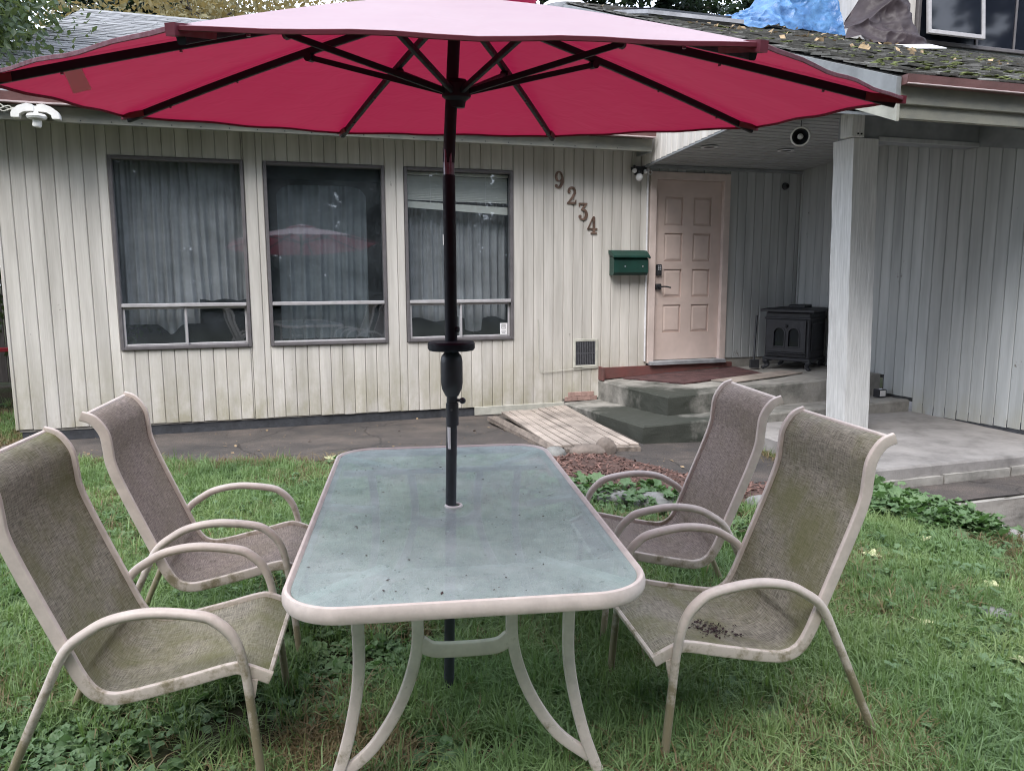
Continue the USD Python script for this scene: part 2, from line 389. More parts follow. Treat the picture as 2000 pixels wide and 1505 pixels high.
def sling_cloth(name, c0, c1, moss, amount):
    """woven sling: crossing threads in the cloth's own coordinates, algae in patches"""
    mat(name, {"uv": ("texture_coordinate", {}), "ma": ("mapping", {"scale": (290.0, 24.0, 1.0)}), "mb": ("mapping", {"scale": (24.0, 290.0, 1.0)}),
               "na": ("noise_texture", {"scale": 1.0, "detail": 2.0}), "nb": ("noise_texture", {"scale": 1.0, "detail": 2.0}),
               "ad": ("math", {"math_type": "add"}), "hf": ("math", {"math_type": "multiply", "value2": 0.5}),
               "r": ("rgb_ramp", {"ramp": [(0.34, c0), (0.5, tuple((a + b) / 2 for a, b in zip(c0, c1))), (0.66, c1)]}),
               "g": ("geometry", {}), "nm": ("noise_texture", {"scale": 4.5, "detail": 6.0, "roughness": 0.6}), "mr": ("map_range", {"from_min": 0.40, "from_max": 0.66, "to_min": 0.0, "to_max": amount, "clamp": True}),
               "mx": ("mix", {"color2": moss}), "b": ("bump", {"strength": 0.45, "distance": 0.002}), "p": ("principled_bsdf", {"roughness": 0.62, "specular_ior_level": 0.35})},
        [("uv.UV", "ma.vector"), ("uv.UV", "mb.vector"), ("ma.vector", "na.vector"), ("mb.vector", "nb.vector"), ("na.fac", "ad.value1"), ("nb.fac", "ad.value2"), ("ad.value", "hf.value1"),
         ("hf.value", "r.fac"), ("g.position", "nm.vector"), ("nm.fac", "mr.value"), ("r.color", "mx.color1"), ("mr.result", "mx.fac"), ("mx.color", "p.base_color"), ("hf.value", "b.height"), ("b.normal", "p.normal")])


sling_cloth("sling_brown", (0.078, 0.060, 0.052), (0.36, 0.30, 0.265), (0.14, 0.12, 0.06), 0.3)
sling_cloth("sling_mossy", (0.075, 0.070, 0.052), (0.37, 0.345, 0.28), (0.125, 0.130, 0.040), 0.72)

# umbrella cloth: top colour paled to carry the sky glare, red underside that glows with the light coming through
mat("canopy_cloth", {
    "g": ("geometry", {}), "n": ("noise_texture", {"scale": 3.0, "detail": 5.0}), "r": ("rgb_ramp", {"ramp": [(0.3, (0.66, 0.46, 0.53)), (0.7, (0.74, 0.55, 0.61))]}),
    "cm": ("mix", {"color2": (0.20, 0.018, 0.056)}), "w": ("noise_texture", {"scale": 9.0, "detail": 5.0, "distortion": 0.8}), "b": ("bump", {"strength": 0.22, "distance": 0.012}),
    "p": ("principled_bsdf", {"roughness": 0.55, "sheen_weight": 0.35, "sheen_roughness": 0.4, "sheen_tint": (1.0, 0.93, 0.97)}),
    "t": ("translucent_bsdf", {"color": (0.235, 0.006, 0.034)}), "m": ("mix_closure", {"fac": 0.4})},
    [("g.position", "n.vector"), ("n.fac", "r.fac"), ("r.color", "cm.color1"), ("g.backfacing", "cm.fac"), ("cm.color", "p.base_color"), ("g.position", "w.vector"), ("w.fac", "b.height"), ("b.normal", "p.normal"),
     ("p.BSDF", "m.closure1"), ("t.BSDF", "m.closure2")], surface="m.closure")
basic("canopy_hem", (0.13, 0.012, 0.028), 0.6, 0.2, 8.0)
mat("tag_cloth", {"d": ("diffuse_bsdf", {"color": (0.85, 0.48, 0.58)}), "t": ("translucent_bsdf", {"color": (0.9, 0.4, 0.5)}), "m": ("mix_closure", {"fac": 0.5})}, [("d.BSDF", "m.closure1"), ("t.BSDF", "m.closure2")], surface="m.closure")

# tarpaulin
mat("tarp_blue", {"g": ("geometry", {}), "n": ("noise_texture", {"scale": 6.0, "detail": 6.0, "distortion": 0.6}), "n2": ("noise_texture", {"scale": 9.0, "detail": 7.0, "roughness": 0.6, "distortion": 0.4}), "r": ("rgb_ramp", {"ramp": [(0.3, (0.022, 0.09, 0.25)), (0.7, (0.085, 0.22, 0.44))]}),
                  "b": ("bump", {"strength": 0.7, "distance": 0.03}), "p": ("principled_bsdf", {"roughness": 0.3})},
    [("g.position", "n.vector"), ("g.position", "n2.vector"), ("n.fac", "r.fac"), ("r.color", "p.base_color"), ("n2.fac", "b.height"), ("b.normal", "p.normal")])

# concrete with green growth
for nm, c, moss in (("concrete", (0.26, 0.245, 0.235), 0.0), ("concrete_mossy", (0.32, 0.305, 0.28), 0.93)):
    mat(nm, {"g": ("geometry", {}), "n": ("noise_texture", {"scale": 3.2, "detail": 8.0, "roughness": 0.68}), "nb": ("noise_texture", {"scale": 70.0, "detail": 4.0}), "nm": ("noise_texture", {"scale": 2.0, "detail": 9.0, "roughness": 0.62}),
             "r": ("rgb_ramp", {"ramp": [(0.3, tuple(0.62 * x for x in c)), (0.52, c), (0.7, tuple(1.2 * x for x in c))]}), "mr": ("map_range", {"from_min": 0.38, "from_max": 0.62, "to_min": 0.0, "to_max": moss, "clamp": True}),
             "px": ("separate_xyz", {}), "pl": ("map_range", {"from_min": 1.75, "from_max": 2.35, "to_min": 0.20, "to_max": -0.12, "clamp": True}), "pw": ("map_range", {"from_min": 7.75, "from_max": 8.35, "to_min": 0.0, "to_max": -0.22, "clamp": True}), "pb": ("math", {"math_type": "add"}), "pa": ("math", {"math_type": "add"}), "mx": ("mix", {"color2": (0.028, 0.033, 0.026)}), "b": ("bump", {"strength": 0.35, "distance": 0.006}), "p": ("principled_bsdf", {"roughness": 0.8, "specular_ior_level": 0.3})},
        [("g.position", "n.vector"), ("g.position", "nb.vector"), ("g.position", "nm.vector"), ("n.fac", "r.fac"), ("g.position", "px.vector"), ("px.x", "pl.value"), ("px.y", "pw.value"), ("pl.result", "pb.value1"), ("pw.result", "pb.value2"), ("pb.value", "pa.value1"), ("nm.fac", "pa.value2"), ("pa.value", "mr.value"), ("mr.result", "mx.fac"), ("r.color", "mx.color1"), ("mx.color", "p.base_color"), ("nb.fac", "b.height"), ("b.normal", "p.normal")])

# lawn soil
mat("lawn_soil", {"g": ("geometry", {}), "n": ("noise_texture", {"scale": 2.2, "detail": 7.0, "roughness": 0.65}), "nb": ("noise_texture", {"scale": 45.0, "detail": 5.0}),
                  "r": ("rgb_ramp", {"ramp": [(0.36, (0.050, 0.036, 0.026)), (0.5, (0.038, 0.042, 0.020)), (0.7, (0.045, 0.06, 0.022))]}), "b": ("bump", {"strength": 0.8, "distance": 0.02}), "p": ("principled_bsdf", {"roughness": 1.0, "specular_ior_level": 0.1})},
    [("g.position", "n.vector"), ("g.position", "nb.vector"), ("n.fac", "r.fac"), ("r.color", "p.base_color"), ("nb.fac", "b.height"), ("b.normal", "p.normal")])


def leafy(name, ramp, trans, nscale=0.9, rough=0.5):
    mat(name, {"g": ("geometry", {}), "n": ("noise_texture", {"scale": nscale, "detail": 4.0}), "k": ("math", {"math_type": "multiply_add", "value2": 0.55, "value3": 0.0}), "ad": ("math", {"math_type": "multiply_add", "value2": 0.9}),
               "r": ("rgb_ramp", {"ramp": ramp}), "d": ("principled_bsdf", {"roughness": rough, "specular_ior_level": 0.35}), "tr": ("translucent_bsdf", {"color": trans}), "m": ("mix_closure", {"fac": 0.3})},
        [("g.position", "n.vector"), ("g.random_per_island", "k.value1"), ("n.fac", "ad.value1"), ("k.value", "ad.value3"), ("ad.value", "r.fac"), ("r.color", "d.base_color"), ("d.BSDF", "m.closure1"), ("tr.BSDF", "m.closure2")], surface="m.closure")


leafy("grass_blade", [(0.12, (0.085, 0.150, 0.066)), (0.40, (0.170, 0.268, 0.108)), (0.62, (0.27, 0.36, 0.15)), (0.86, (0.38, 0.40, 0.21)), (1.0, (0.48, 0.42, 0.28))], (0.10, 0.17, 0.03), 1.6)
leafy("dry_blade", [(0.3, (0.16, 0.12, 0.06)), (0.6, (0.28, 0.22, 0.12)), (0.9, (0.36, 0.30, 0.17))], (0.2, 0.16, 0.08))
leafy("weed_leaf", [(0.2, (0.095, 0.165, 0.085)), (0.55, (0.165, 0.26, 0.12)), (0.95, (0.25, 0.345, 0.17))], (0.07, 0.14, 0.03), 2.0)
leafy("conifer_needle", [(0.3, (0.020, 0.034, 0.028)), (0.7, (0.042, 0.064, 0.048)), (0.95, (0.075, 0.10, 0.07))], (0.03, 0.05, 0.02))
leafy("broad_leaf", [(0.25, (0.025, 0.05, 0.03)), (0.6, (0.06, 0.095, 0.05)), (0.85, (0.11, 0.13, 0.05)), (1.0, (0.26, 0.22, 0.06))], (0.12, 0.16, 0.04))
leafy("autumn_leaf", [(0.25, (0.09, 0.095, 0.05)), (0.55, (0.19, 0.17, 0.085)), (0.85, (0.32, 0.24, 0.13)), (1.0, (0.15, 0.16, 0.08))], (0.3, 0.22, 0.08))

# ------------------------------------------------------------------ frames of reference
YAW = math.radians(17.5)
HO = np.array([-2.61622606, 7.72226302, 0.0])   # a point of the front wall, at its foot
UX, NY = np.array([math.cos(YAW), math.sin(YAW), 0]), np.array([-math.sin(YAW), math.cos(YAW), 0])


def hw(x, y, z=0.0):
    """house coordinates (x along the front wall, y into the house, z up) to the world"""
    return HO + UX * x + NY * y + np.array([0, 0, z])


def to_house(p):
    d = np.asarray(p, float)[..., :2] - HO[:2]
    return d @ UX[:2], d @ NY[:2]


def house_thing(name, label, cat, x, y, z, turn=0.0, group=None):
    return thing(name, label, cat, hw(x, y, z), YAW + turn, group)


def ground_height(x, y):
    """gentle unevenness; the ground falls a little towards the porch slab"""
    x, y = np.asarray(x, float), np.asarray(y, float)
    hu, hv = to_house(np.stack([x, y], -1))
    p = np.stack([x * 0.9, y * 0.9, 0 * x], -1)
    bump = (meshkit.fbm(p, 3, 4) - 0.5) * 0.03
    near_house = np.clip((hv + 2.6) / 0.8, 0, 1)
    dip = np.clip((hu - 3.0) / 1.2, 0, 1) * np.clip((-hv - 1.2) / 0.8, 0, 1) * np.clip((8.0 + hv) / 4.0, 0, 1)
    fade = np.clip((9 - np.hypot(x, y - 3)) / 2.0, 0, 1)
    wall_dip = np.clip((hv + 1.3) / 0.7, 0, 1) * np.clip((0.6 - hv) / 0.3, 0, 1) * np.clip((hu + 3.2) / 0.8, 0, 1) * np.clip((9 - hu) / 1.0, 0, 1)
    return -0.012 + bump * (1 - 0.8 * near_house) * fade - 0.055 * dip * fade - 0.038 * wall_dip


# ------------------------------------------------------------------ ground, path, bed, steps
PIT = Polygon([tuple(hw(a, b)[:2]) for a, b in ((4.47, -4.17), (9.5, -4.17), (9.5, -7.0), (4.47, -7.0))])
SLAB = Polygon([tuple(hw(a, b)[:2]) for a, b in ((4.30, -1.85), (9.5, -1.85), (9.5, -3.75), (4.30, -3.75))])


def draped(poly, lift, edge=0.25):
    vs, fs, at = [], [], 0
    for g in getattr(poly, "geoms", [poly]):
        g = g.simplify(0.005)
        v, f = trimesh.creation.triangulate_polygon(g, engine="earcut")
        v3 = np.column_stack([v, np.zeros(len(v))])
        v3, f = trimesh.remesh.subdivide_to_size(v3, f, edge, max_iter=12)
        vs.append(v3); fs.append(f + at); at += len(v3)
    v, f = np.vstack(vs), np.vstack(fs)
    v[:, 2] = ground_height(v[:, 0], v[:, 1]) + lift
    m = trimesh.Trimesh(v, f)
    if m.face_normals[:, 2].sum() < 0:
        m.invert()
    return m


inner = sbox(-9, -6, 9, 12)
far = sbox(-150, -150, 150, 150)
v, f = trimesh.creation.triangulate_polygon(far.difference(inner), engine="earcut")
ring = trimesh.Trimesh(np.column_stack([v, np.full(len(v), -0.012)]), f)
if ring.face_normals[:, 2].sum() < 0:
    ring.invert()
tag(obj("ground", cat_(draped(inner.difference(PIT), 0.0, 0.22), ring), "lawn_soil", smooth=True), kind="structure")

path_edge = [(-2.30, -0.95), (-1.8, -1.12), (-1.33, -1.27), (-0.95, -1.38), (-0.57, -1.58), (-0.1, -1.66), (0.41, -1.80), (0.9, -1.84), (1.35, -2.02), (1.9, -2.2), (2.36, -2.40), (2.9, -3.2), (3.5, -3.6), (4.30, -3.72), (4.30, -1.8), (4.3, 0.0), (-2.3, 0.0)]
PATH = Polygon([tuple(hw(*p)[:2]) for p in path_edge])
e = np.array(PATH.exterior.segmentize(0.12).coords)
hu_, hv_ = to_house(e)
wob = (meshkit.fbm(np.column_stack([e * 2.3, 0 * e[:, 0]]), 3, 9) - 0.5) * 0.22 * ((hv_ < -0.6) & (hu_ < 4.0))
PATH = Polygon(e + wob[:, None] * NY[:2]).buffer(0)
tag(obj("asphalt_path", draped(PATH.difference(SLAB.buffer(0.0)), 0.014, 0.25), "asphalt", smooth=True), kind="structure")
strip = Polygon([tuple(hw(a, b)[:2]) for a, b in ((4.47, -3.75), (9.5, -3.75), (9.5, -4.165), (4.47, -4.165))])
MULCH = Polygon([(0.1, 6.1), (0.36, 6.25), (0.64, 6.3), (0.85, 6.2), (1.26, 5.6), (1.95, 5.4), (2.3, 5.3), (2.2, 4.95), (1.75, 4.8), (1.37, 4.92), (1.02, 5.15), (0.55, 5.28), (0.2, 5.6)]).buffer(0.08)
mm = draped(MULCH, 0.02, 0.12)
mv = np.array(mm.vertices)
dist = shapely.distance(shapely.points(mv[:, :2]), MULCH.exterior)
mv[:, 2] += np.minimum(dist, 0.3) * 0.12 + (meshkit.fbm(mv * 6, 3, 2) - 0.5) * 0.02
mm.vertices = mv
tag(obj("mulch_bed", mm, "soil_red", smooth=True), kind="structure")


def scatter(poly, n, seed):
    r = np.random.default_rng(seed)
    x0, y0, x1, y1 = poly.bounds
    out = np.zeros((0, 2))
    while len(out) < n:
        p = r.uniform((x0, y0), (x1, y1), (n * 3, 2))
        out = np.vstack([out, p[shapely.contains_xy(poly, p[:, 0], p[:, 1])]])
    return out[:n]


def instancer(name, protos, pts, scales, yaws, idx, tilt=None, kind="stuff", label=None, cat=None):
    path = numbered("/World/" + name)
    pi = UsdGeom.PointInstancer.Define(stage, path)
    for k, (m, mt) in enumerate(protos):
        usdkit.mesh(stage, f"{path}/{name}_clump_{k:03d}", m, MATS[mt], smooth=False)
        pi.GetPrototypesRel().AddTarget(f"{path}/{name}_clump_{k:03d}")
    pi.CreatePositionsAttr(Vt.Vec3fArray.FromNumpy(np.asarray(pts, np.float32)))
    pi.CreateProtoIndicesAttr(Vt.IntArray.FromNumpy(np.asarray(idx, np.int32)))
    pi.CreateScalesAttr(Vt.Vec3fArray.FromNumpy(np.asarray(scales, np.float32)))
    h = np.asarray(yaws) / 2
    if tilt is None:
        q = [Gf.Quath(float(math.cos(a)), 0.0, 0.0, float(math.sin(a))) for a in h]
    else:
        q = []
        for a, (tx, ty) in zip(h, tilt):
            qz = Gf.Quatf(math.cos(a), 0, 0, math.sin(a)); qx = Gf.Quatf(math.cos(tx / 2), math.sin(tx / 2), 0, 0); qy = Gf.Quatf(math.cos(ty / 2), 0, math.sin(ty / 2), 0)
            w = qx * qy * qz
            q.append(Gf.Quath(w))
    pi.CreateOrientationsAttr(Vt.QuathArray(q))
    return tag(pi, label, cat, kind=kind)


# bark chips on the bed
def chip(seed):
    r = np.random.default_rng(seed)
    return hull(r.uniform(-1, 1, (9, 3)) * (0.028, 0.010, 0.005))


pts = scatter(MULCH, 1500, 5)
z = ground_height(pts[:, 0], pts[:, 1]) + 0.03 + np.minimum(shapely.distance(shapely.points(pts), MULCH.exterior), 0.3) * 0.12
r = np.random.default_rng(3)
instancer("bark_mulch", [(chip(k), "bark_chip") for k in range(5)], np.column_stack([pts, z]), r.uniform(0.5, 1.5, (1500, 1)) * np.ones((1, 3)), r.uniform(0, 6.3, 1500), r.integers(0, 5, 1500), r.normal(0, 0.3, (1500, 2)), label="reddish bark chips over the planting bed beside the path", cat="mulch")


def slant_block(corners, top, bottom, cham=0.02):
    """block with a top given by four (x, y, z) house corners"""
    c = np.array([np.append(hw(x, y)[:2], zz) for x, y, zz in corners])
    mid = c.mean(0)
    P = []
    for q in c:
        d = (mid - q)[:2]; d = d / np.linalg.norm(d) * cham
        P += [(q[0] + d[0], q[1] + d[1], q[2]), (q[0], q[1], q[2] - cham * 0.8), (q[0], q[1], bottom)]
    return hull(P)


def roughen(m, edge, amp, scale, seed):
    v, f = trimesh.remesh.subdivide_to_size(np.array(m.vertices), np.array(m.faces), edge, max_iter=12)
    m = trimesh.Trimesh(v, f, process=True)
    n = m.vertex_normals
    m.vertices = m.vertices + n * ((meshkit.fbm(m.vertices * scale, 4, seed) - 0.55) * amp)[:, None]
    return m


low = roughen(slant_block([(3.36, -0.004, 0.061), (3.36, -1.99, 0.15), (6.46, -1.90, 0.222), (6.46, -0.004, 0.14)], 0, -0.15), 0.09, 0.022, 7, 3)
tag(obj("lower_step", low, "concrete_mossy", smooth=35), kind="structure")
top = roughen(slant_block([(3.79, -0.004, 0.30), (3.84, -1.57, 0.335), (6.46, -1.48, 0.445), (6.46, -0.004, 0.42)], 0, -0.1), 0.09, 0.022, 7, 4)
tag(obj("upper_step", top, "concrete_mossy", smooth=35), kind="structure")
r = np.random.default_rng(91)
lp = scatter(PATH.difference(SLAB).difference(Polygon([tuple(hw(a, b)[:2]) for a, b in ((3.3, 0), (7, 0), (7, -2.1), (3.3, -2.1))])), 420, 92)
LITTER = [np.array([x, y, float(zz)]) for (x, y), zz in zip(lp, ground_height(lp[:, 0], lp[:, 1]) + 0.02)]
slabm = roughen(slant_block([(4.30, -1.0, 0.098), (4.30, -3.75, 0.096), (9.5, -3.75, 0.105), (9.5, -1.0, 0.105)], 0, -0.2), 0.12, 0.012, 6, 5)
tag(obj("porch_slab", slabm, "concrete", smooth=35), kind="structure")
# split leading edge of the slab: loose pieces under the crack
crack = [hull(np.array([hw(a, b, zz) for a in (x0 + 0.01, x1 - 0.012) for b in (-3.74, -3.78 + 0.006 * k) for zz in (-0.11, 0.006 + 0.012 * ((k * 7) % 3) / 2)])) for k, (x0, x1) in enumerate(((4.33, 4.95), (4.95, 5.62), (5.62, 6.9), (6.9, 8.2)))]
sl = stage.GetPrimAtPath("/World/porch_slab")
for c in crack:
    obj("broken_edge", roughen(c, 0.08, 0.015, 14, 6), "concrete_mossy", sl, smooth=35)
tag(obj("side_path", draped(strip.buffer(-0.001), 0.016, 0.25), "asphalt", smooth=True), kind="structure")

# kerb round the sunken yard, and its floor
kerb_xy = [(4.33, -3.76), (4.47, -3.76), (4.47, -7.0), (4.33, -7.0)]
kz = -0.045
kb = thing("kerb", "low grey concrete kerb round the sunken yard right of the lawn", "kerb")
kb.GetPrim().SetCustomDataByKey("kind", "structure")
obj("kerb_edge", roughen(slant_block([(4.335, -3.765, kz), (4.475, -3.765, kz), (4.475, -7.0, kz), (4.335, -7.0, kz)], 0, -0.6, 0.012), 0.1, 0.014, 8, 8), "concrete", kb, smooth=35)
obj("retaining_wall", roughen(slant_block([(4.48, -4.10, -0.062), (9.5, -4.10, -0.062), (9.5, -4.20, -0.066), (4.48, -4.20, -0.066)], 0, -0.6, 0.012), 0.08, 0.03, 9, 9), "concrete_mossy", kb, smooth=35)
fl = [hw(a, b, -0.34) for a, b in ((4.47, -4.15), (9.5, -4.15), (9.5, -7.0), (4.47, -7.0))]
tag(obj("sunken_yard", (np.array(fl), np.array([[0, 3, 2, 1]])), "soil_red"), kind="structure")

# ------------------------------------------------------------------ the house
H = thing("house", "pale single storey house with vertical board siding, three tall windows and covered porch", "house", HO, YAW)
BW = 0.118
WIN = [(-1.195, 0.0), (0.18, 1.37), (1.57, 2.76)]
WZ0, WZ1 = 0.805, 2.625
DOOR = (4.405, 5.46, 0.475, 2.68)


def board(x0, x1, z0, z1, y, mt, parent, axis="x", d=0.011, sign=-1):
    """one board with eased long edges standing proud of its backing"""
    g, c = 0.002, 0.006
    prof = [(x0 + g, 0), (x1 - g, 0), (x1 - g, -d + c), (x1 - g - c, -d), (x0 + g + c, -d), (x0 + g, -d + c)]
    n = 6
    V = [(a, b, z0) for a, b in prof] + [(a, b, z1) for a, b in prof]
    F = [(i, (i + 1) % n, n + (i + 1) % n) for i in range(n)] + [(i, n + (i + 1) % n, n + i) for i in range(n)] + [(0, i + 1, i) for i in range(1, n - 1)] + [(n, n + i, n + i + 1) for i in range(1, n - 1)]
    V = np.array(V)
    if axis == "x":
        V = V + (0, y, 0)
    else:                                  # runs along y, faces -x
        V = np.stack([y + V[:, 1], -V[:, 0], V[:, 2]], 1)
    m = trimesh.Trimesh(V, F, process=False)
    m.fix_normals()
    return obj("board", m, mt, parent)


# front wall
fr = wallprism(sbox(-2.11, 0.06, 6.48, 4.25).union(sbox(-2.11, 0.06, 4.25, 2.95)).intersection(sbox(-2.11, 0.06, 6.48, 2.95)).difference(unary_union([sbox(a, WZ0, b, WZ1) for a, b in WIN] + [sbox(DOOR[0], 0.2, DOOR[1], DOOR[3])])), 0.10, 0.10)
front = obj("front_wall", fr, "groove_paint", H)
rb = np.random.default_rng(21)


def split_columns(x0, x1, cuts, w):
    xs = [x0]
    while xs[-1] < x1 - 0.02:
        nx = min(xs[-1] + w, x1)
        c = [q for q in cuts if xs[-1] + 0.012 < q < nx + 0.012]
        if c:
            nx = min(c)
        xs.append(nx)
    return list(zip(xs[:-1], xs[1:]))


cuts = [q for w in WIN for q in w] + [DOOR[0] - 0.001, DOOR[1] + 0.001]
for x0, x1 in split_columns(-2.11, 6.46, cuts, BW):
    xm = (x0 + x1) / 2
    mt = "siding_cream" if xm < 4.4 else "siding_shaded"  # boards under the porch take the colour with shade in it
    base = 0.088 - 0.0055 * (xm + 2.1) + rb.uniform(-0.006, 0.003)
    if xm > 3.36:
        base = 0.10
    if xm > 3.78:
        base = 0.385
    if xm > 5.46:
        base = 0.50
    pieces = [(base, 2.94)]
    for a, b in WIN:
        if a < xm < b:
            pieces = [(base, WZ0 - 0.004), (WZ1 + 0.004, 2.94)]
    if DOOR[0] - 0.01 < xm < DOOR[1] + 0.01:
        pieces = [(DOOR[3] + 0.004, 2.94)]
    for a, b in pieces:
        board(x0, x1, a, b, rb.uniform(-0.0015, 0.0), mt, front, d=0.011 + rb.uniform(0, 0.0015))
# outer corner board at the left end
obj("corner_board", cbx(-2.135, -2.108, -0.022, 0.12, 0.085, 2.94), "siding_cream", H)
obj("left_wall", bx(-2.10, -2.03, 0.11, 6.0, -0.1, 2.95), "siding_cream", H)
obj("base_strip", cbx(2.30, 3.36, -0.030, -0.013, -0.03, 0.066, 0.004), "trim_cream", H)
obj("foundation", roughen(bx(-2.09, 3.40, 0.006, 0.09, -0.25, 0.085), 0.12, 0.012, 9, 3), "foundation_black", H, smooth=35)
# brick patch and red sill boards by the steps
for k in range(5):
    for j in range(2):
        a = 3.375 + 0.08 * k + 0.04 * (j % 2)
        if a + 0.074 < 3.79:
            obj("brick", cbx(a, a + 0.079, -0.022, 0.0, 0.072 + 0.052 * j, 0.072 + 0.052 * j + 0.050, 0.003), "brick_red", front)
obj("sill_board", hull([(x, y, z) for y in (-0.05, -0.001) for x, z in ((3.80, 0.31), (3.80, 0.445), (5.55, 0.40), (5.55, 0.452))]), "red_board", H)
obj("sill_board", cbx(3.79, 3.815, -0.14, -0.001, 0.305, 0.46, 0.004), "red_board", H)

# windows
def pane(x0, x1, y, z0, z1):
    return (np.array([(x0, y, z0), (x1, y, z0), (x1, y, z1), (x0, y, z1)]), np.array([[0, 1, 2, 3]]))


def window(x0, x1, split, bar=1.232):
    z0, z1, t = WZ0, WZ1, 0.034
    fy0, fy1 = -0.030, 0.07
    w = obj("window", cat_(cbx(x0 + .002, x0 + t, fy0, fy1, z0, z1), cbx(x1 - t, x1 - .002, fy0, fy1, z0, z1), cbx(x0 + t, x1 - t, fy0 + .001, fy1, z1 - t, z1 - .002), cbx(x0 + t, x1 - t, fy0 - 0.006, fy1, z0 + .002, z0 + t)), "frame_alu", H)
    obj("transom_bar", cbx(x0 + t, x1 - t, fy0 - 0.004, 0.05, bar - 0.017, bar + 0.017), "sash_alu", w)
    obj("pane", pane(x0 + t, x1 - t, 0.02, bar + .017, z1 - t), "window_glass", w)
    s = 0.022
    if split is None:
        obj("pane", pane(x0 + t, x1 - t, 0.02, z0 + t, bar - .017), "window_glass", w)
        obj("sill_rail", cbx(x0 + t, x1 - t, fy0 - .002, 0.03, z0 + t, z0 + t + 0.016), "sash_alu", w)
    else:
        for a, b, y in ((x0 + t, split + 0.016, 0.0), (split - 0.016, x1 - t, 0.024)):
            f = obj("sash", cat_(cbx(a, a + s, y - .012, y + .010, z0 + t, bar - .017), cbx(b - s, b, y - .012, y + .010, z0 + t, bar - .017), cbx(a + s, b - s, y - .011, y + .010, z0 + t, z0 + t + s), cbx(a + s, b - s, y - .011, y + .010, bar - .017 - s, bar - .017)), "sash_alu", w)
            obj("pane", pane(a + s, b - s, y, z0 + t + s, bar - .017 - s), "window_glass", w)
    return w


w1 = window(*WIN[0], -0.605)
w2 = window(*WIN[1], None)
w3 = window(*WIN[2], 2.16)
# dark room behind the glass
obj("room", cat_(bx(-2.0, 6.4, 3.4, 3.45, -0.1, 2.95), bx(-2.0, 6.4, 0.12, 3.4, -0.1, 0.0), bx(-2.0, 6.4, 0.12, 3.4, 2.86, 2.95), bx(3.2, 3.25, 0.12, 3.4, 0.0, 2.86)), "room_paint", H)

# door
dx0, dx1, dz0, dz1 = DOOR
df = obj("door_frame", cat_(cbx(dx0, dx0 + 0.085, -0.035, 0.09, dz0, dz1), cbx(dx1 - 0.085, dx1, -0.035, 0.09, dz0, dz1), cbx(dx0 + 0.085, dx1 - 0.085, -0.034, 0.09, dz1 - 0.085, dz1)), "door_trim", H)
ax0, ax1, az0, az1 = dx0 + 0.088, dx1 - 0.088, dz0 + 0.03, dz1 - 0.088
leaf_poly = sbox(ax0, az0, ax1, az1)
cols = [(ax0 + 0.13, ax0 + 0.37), (ax1 - 0.37, ax1 - 0.13)]
zs = np.linspace(az0 + 0.28, az1 - 0.14, 5)
panels = [(a, b, zs[k] + 0.045, zs[k + 1] - 0.045) for k in range(4) for a, b in cols]
d = obj("door", wallprism(leaf_poly.difference(unary_union([sbox(a, c, b, e) for a, b, c, e in panels])), 0.045, 0.065), "door_beige", H)
for a, b, c, e in panels:
    raised = hull([(a + i * 0.045 if s else a, yy, 0) for i, s, yy in ()] + [(x, 0.040, zz) for x in (a, b) for zz in (c, e)] + [(x, 0.024, zz) for x in (a + 0.032, b - 0.032) for zz in (c + 0.032, e - 0.032)])
    obj("door_panel", raised, "door_beige", d)
obj("threshold", cbx(dx0 + 0.02, dx1 - 0.02, -0.09, 0.05, dz0 - 0.022, dz0 + 0.022), "curb_grey", H)
lk = obj("keypad_lock", cat_(cbx(ax0 + 0.025, ax0 + 0.095, -0.012, 0.022, 1.50, 1.63, 0.008)), "black_metal", d)
for i in range(3):
    for j in range(2):
        obj("key_button", cbx(ax0 + 0.04 + 0.024 * j, ax0 + 0.056 + 0.024 * j, -0.0155, -0.011, 1.56 + 0.02 * i, 1.574 + 0.02 * i, 0.002), "curb_grey", d)
hn = obj("door_handle", cat_(cbx(ax0 + 0.022, ax0 + 0.095, -0.008, 0.022, 1.335, 1.405, 0.008), cyl((ax0 + 0.058, -0.055, 1.37), (ax0 + 0.058, 0.0, 1.37), 0.014), tube(smooth_curve([(ax0 + 0.058, -0.055, 1.37), (ax0 + 0.12, -0.058, 1.372), (ax0 + 0.19, -0.055, 1.36)], 5), 0.009)), "black_metal", d, smooth=40)
obj("old_patch", cbx(ax0 + 0.03, ax0 + 0.06, 0.0175, 0.0195, 1.16, 1.235, 0.001), "door_trim", d)

# conduit by the door, cable and vent
obj("conduit", cyl((4.375, -0.025, 0.50), (4.372, -0.025, 2.70), 0.011), "white_flash", H, smooth=40)
obj("wall_cable", tube(smooth_curve([(3.045, -0.026, 1.02), (3.05, -0.026, 0.75), (3.06, -0.028, 0.47), (3.12, -0.028, 0.425), (3.45, -0.027, 0.44), (3.78, -0.026, 0.45)], 6), 0.004, 6), "trim_cream", H)
vx0, vx1, vz0, vz1 = 3.47, 3.775, 0.455, 0.785
vf = obj("vent_grille", cat_(cbx(vx0, vx0 + .03, -0.032, -0.015, vz0, vz1), cbx(vx1 - .03, vx1, -0.032, -0.015, vz0, vz1), cbx(vx0 + .03, vx1 - .03, -0.031, -0.015, vz1 - .03, vz1), cbx(vx0 + .03, vx1 - .03, -0.031, -0.015, vz0, vz0 + .03)), "trim_cream", H)
obj("vent_back", bx(vx0 + .03, vx1 - .03, -0.0205, -0.019, vz0 + .03, vz1 - .03), "black_metal", vf)
for k in range(11):
    a = vx0 + 0.042 + k * 0.0215
    obj("louver", bx(a, a + 0.010, -0.028, -0.0215, vz0 + .03, vz1 - .03), "vent_mesh", vf)
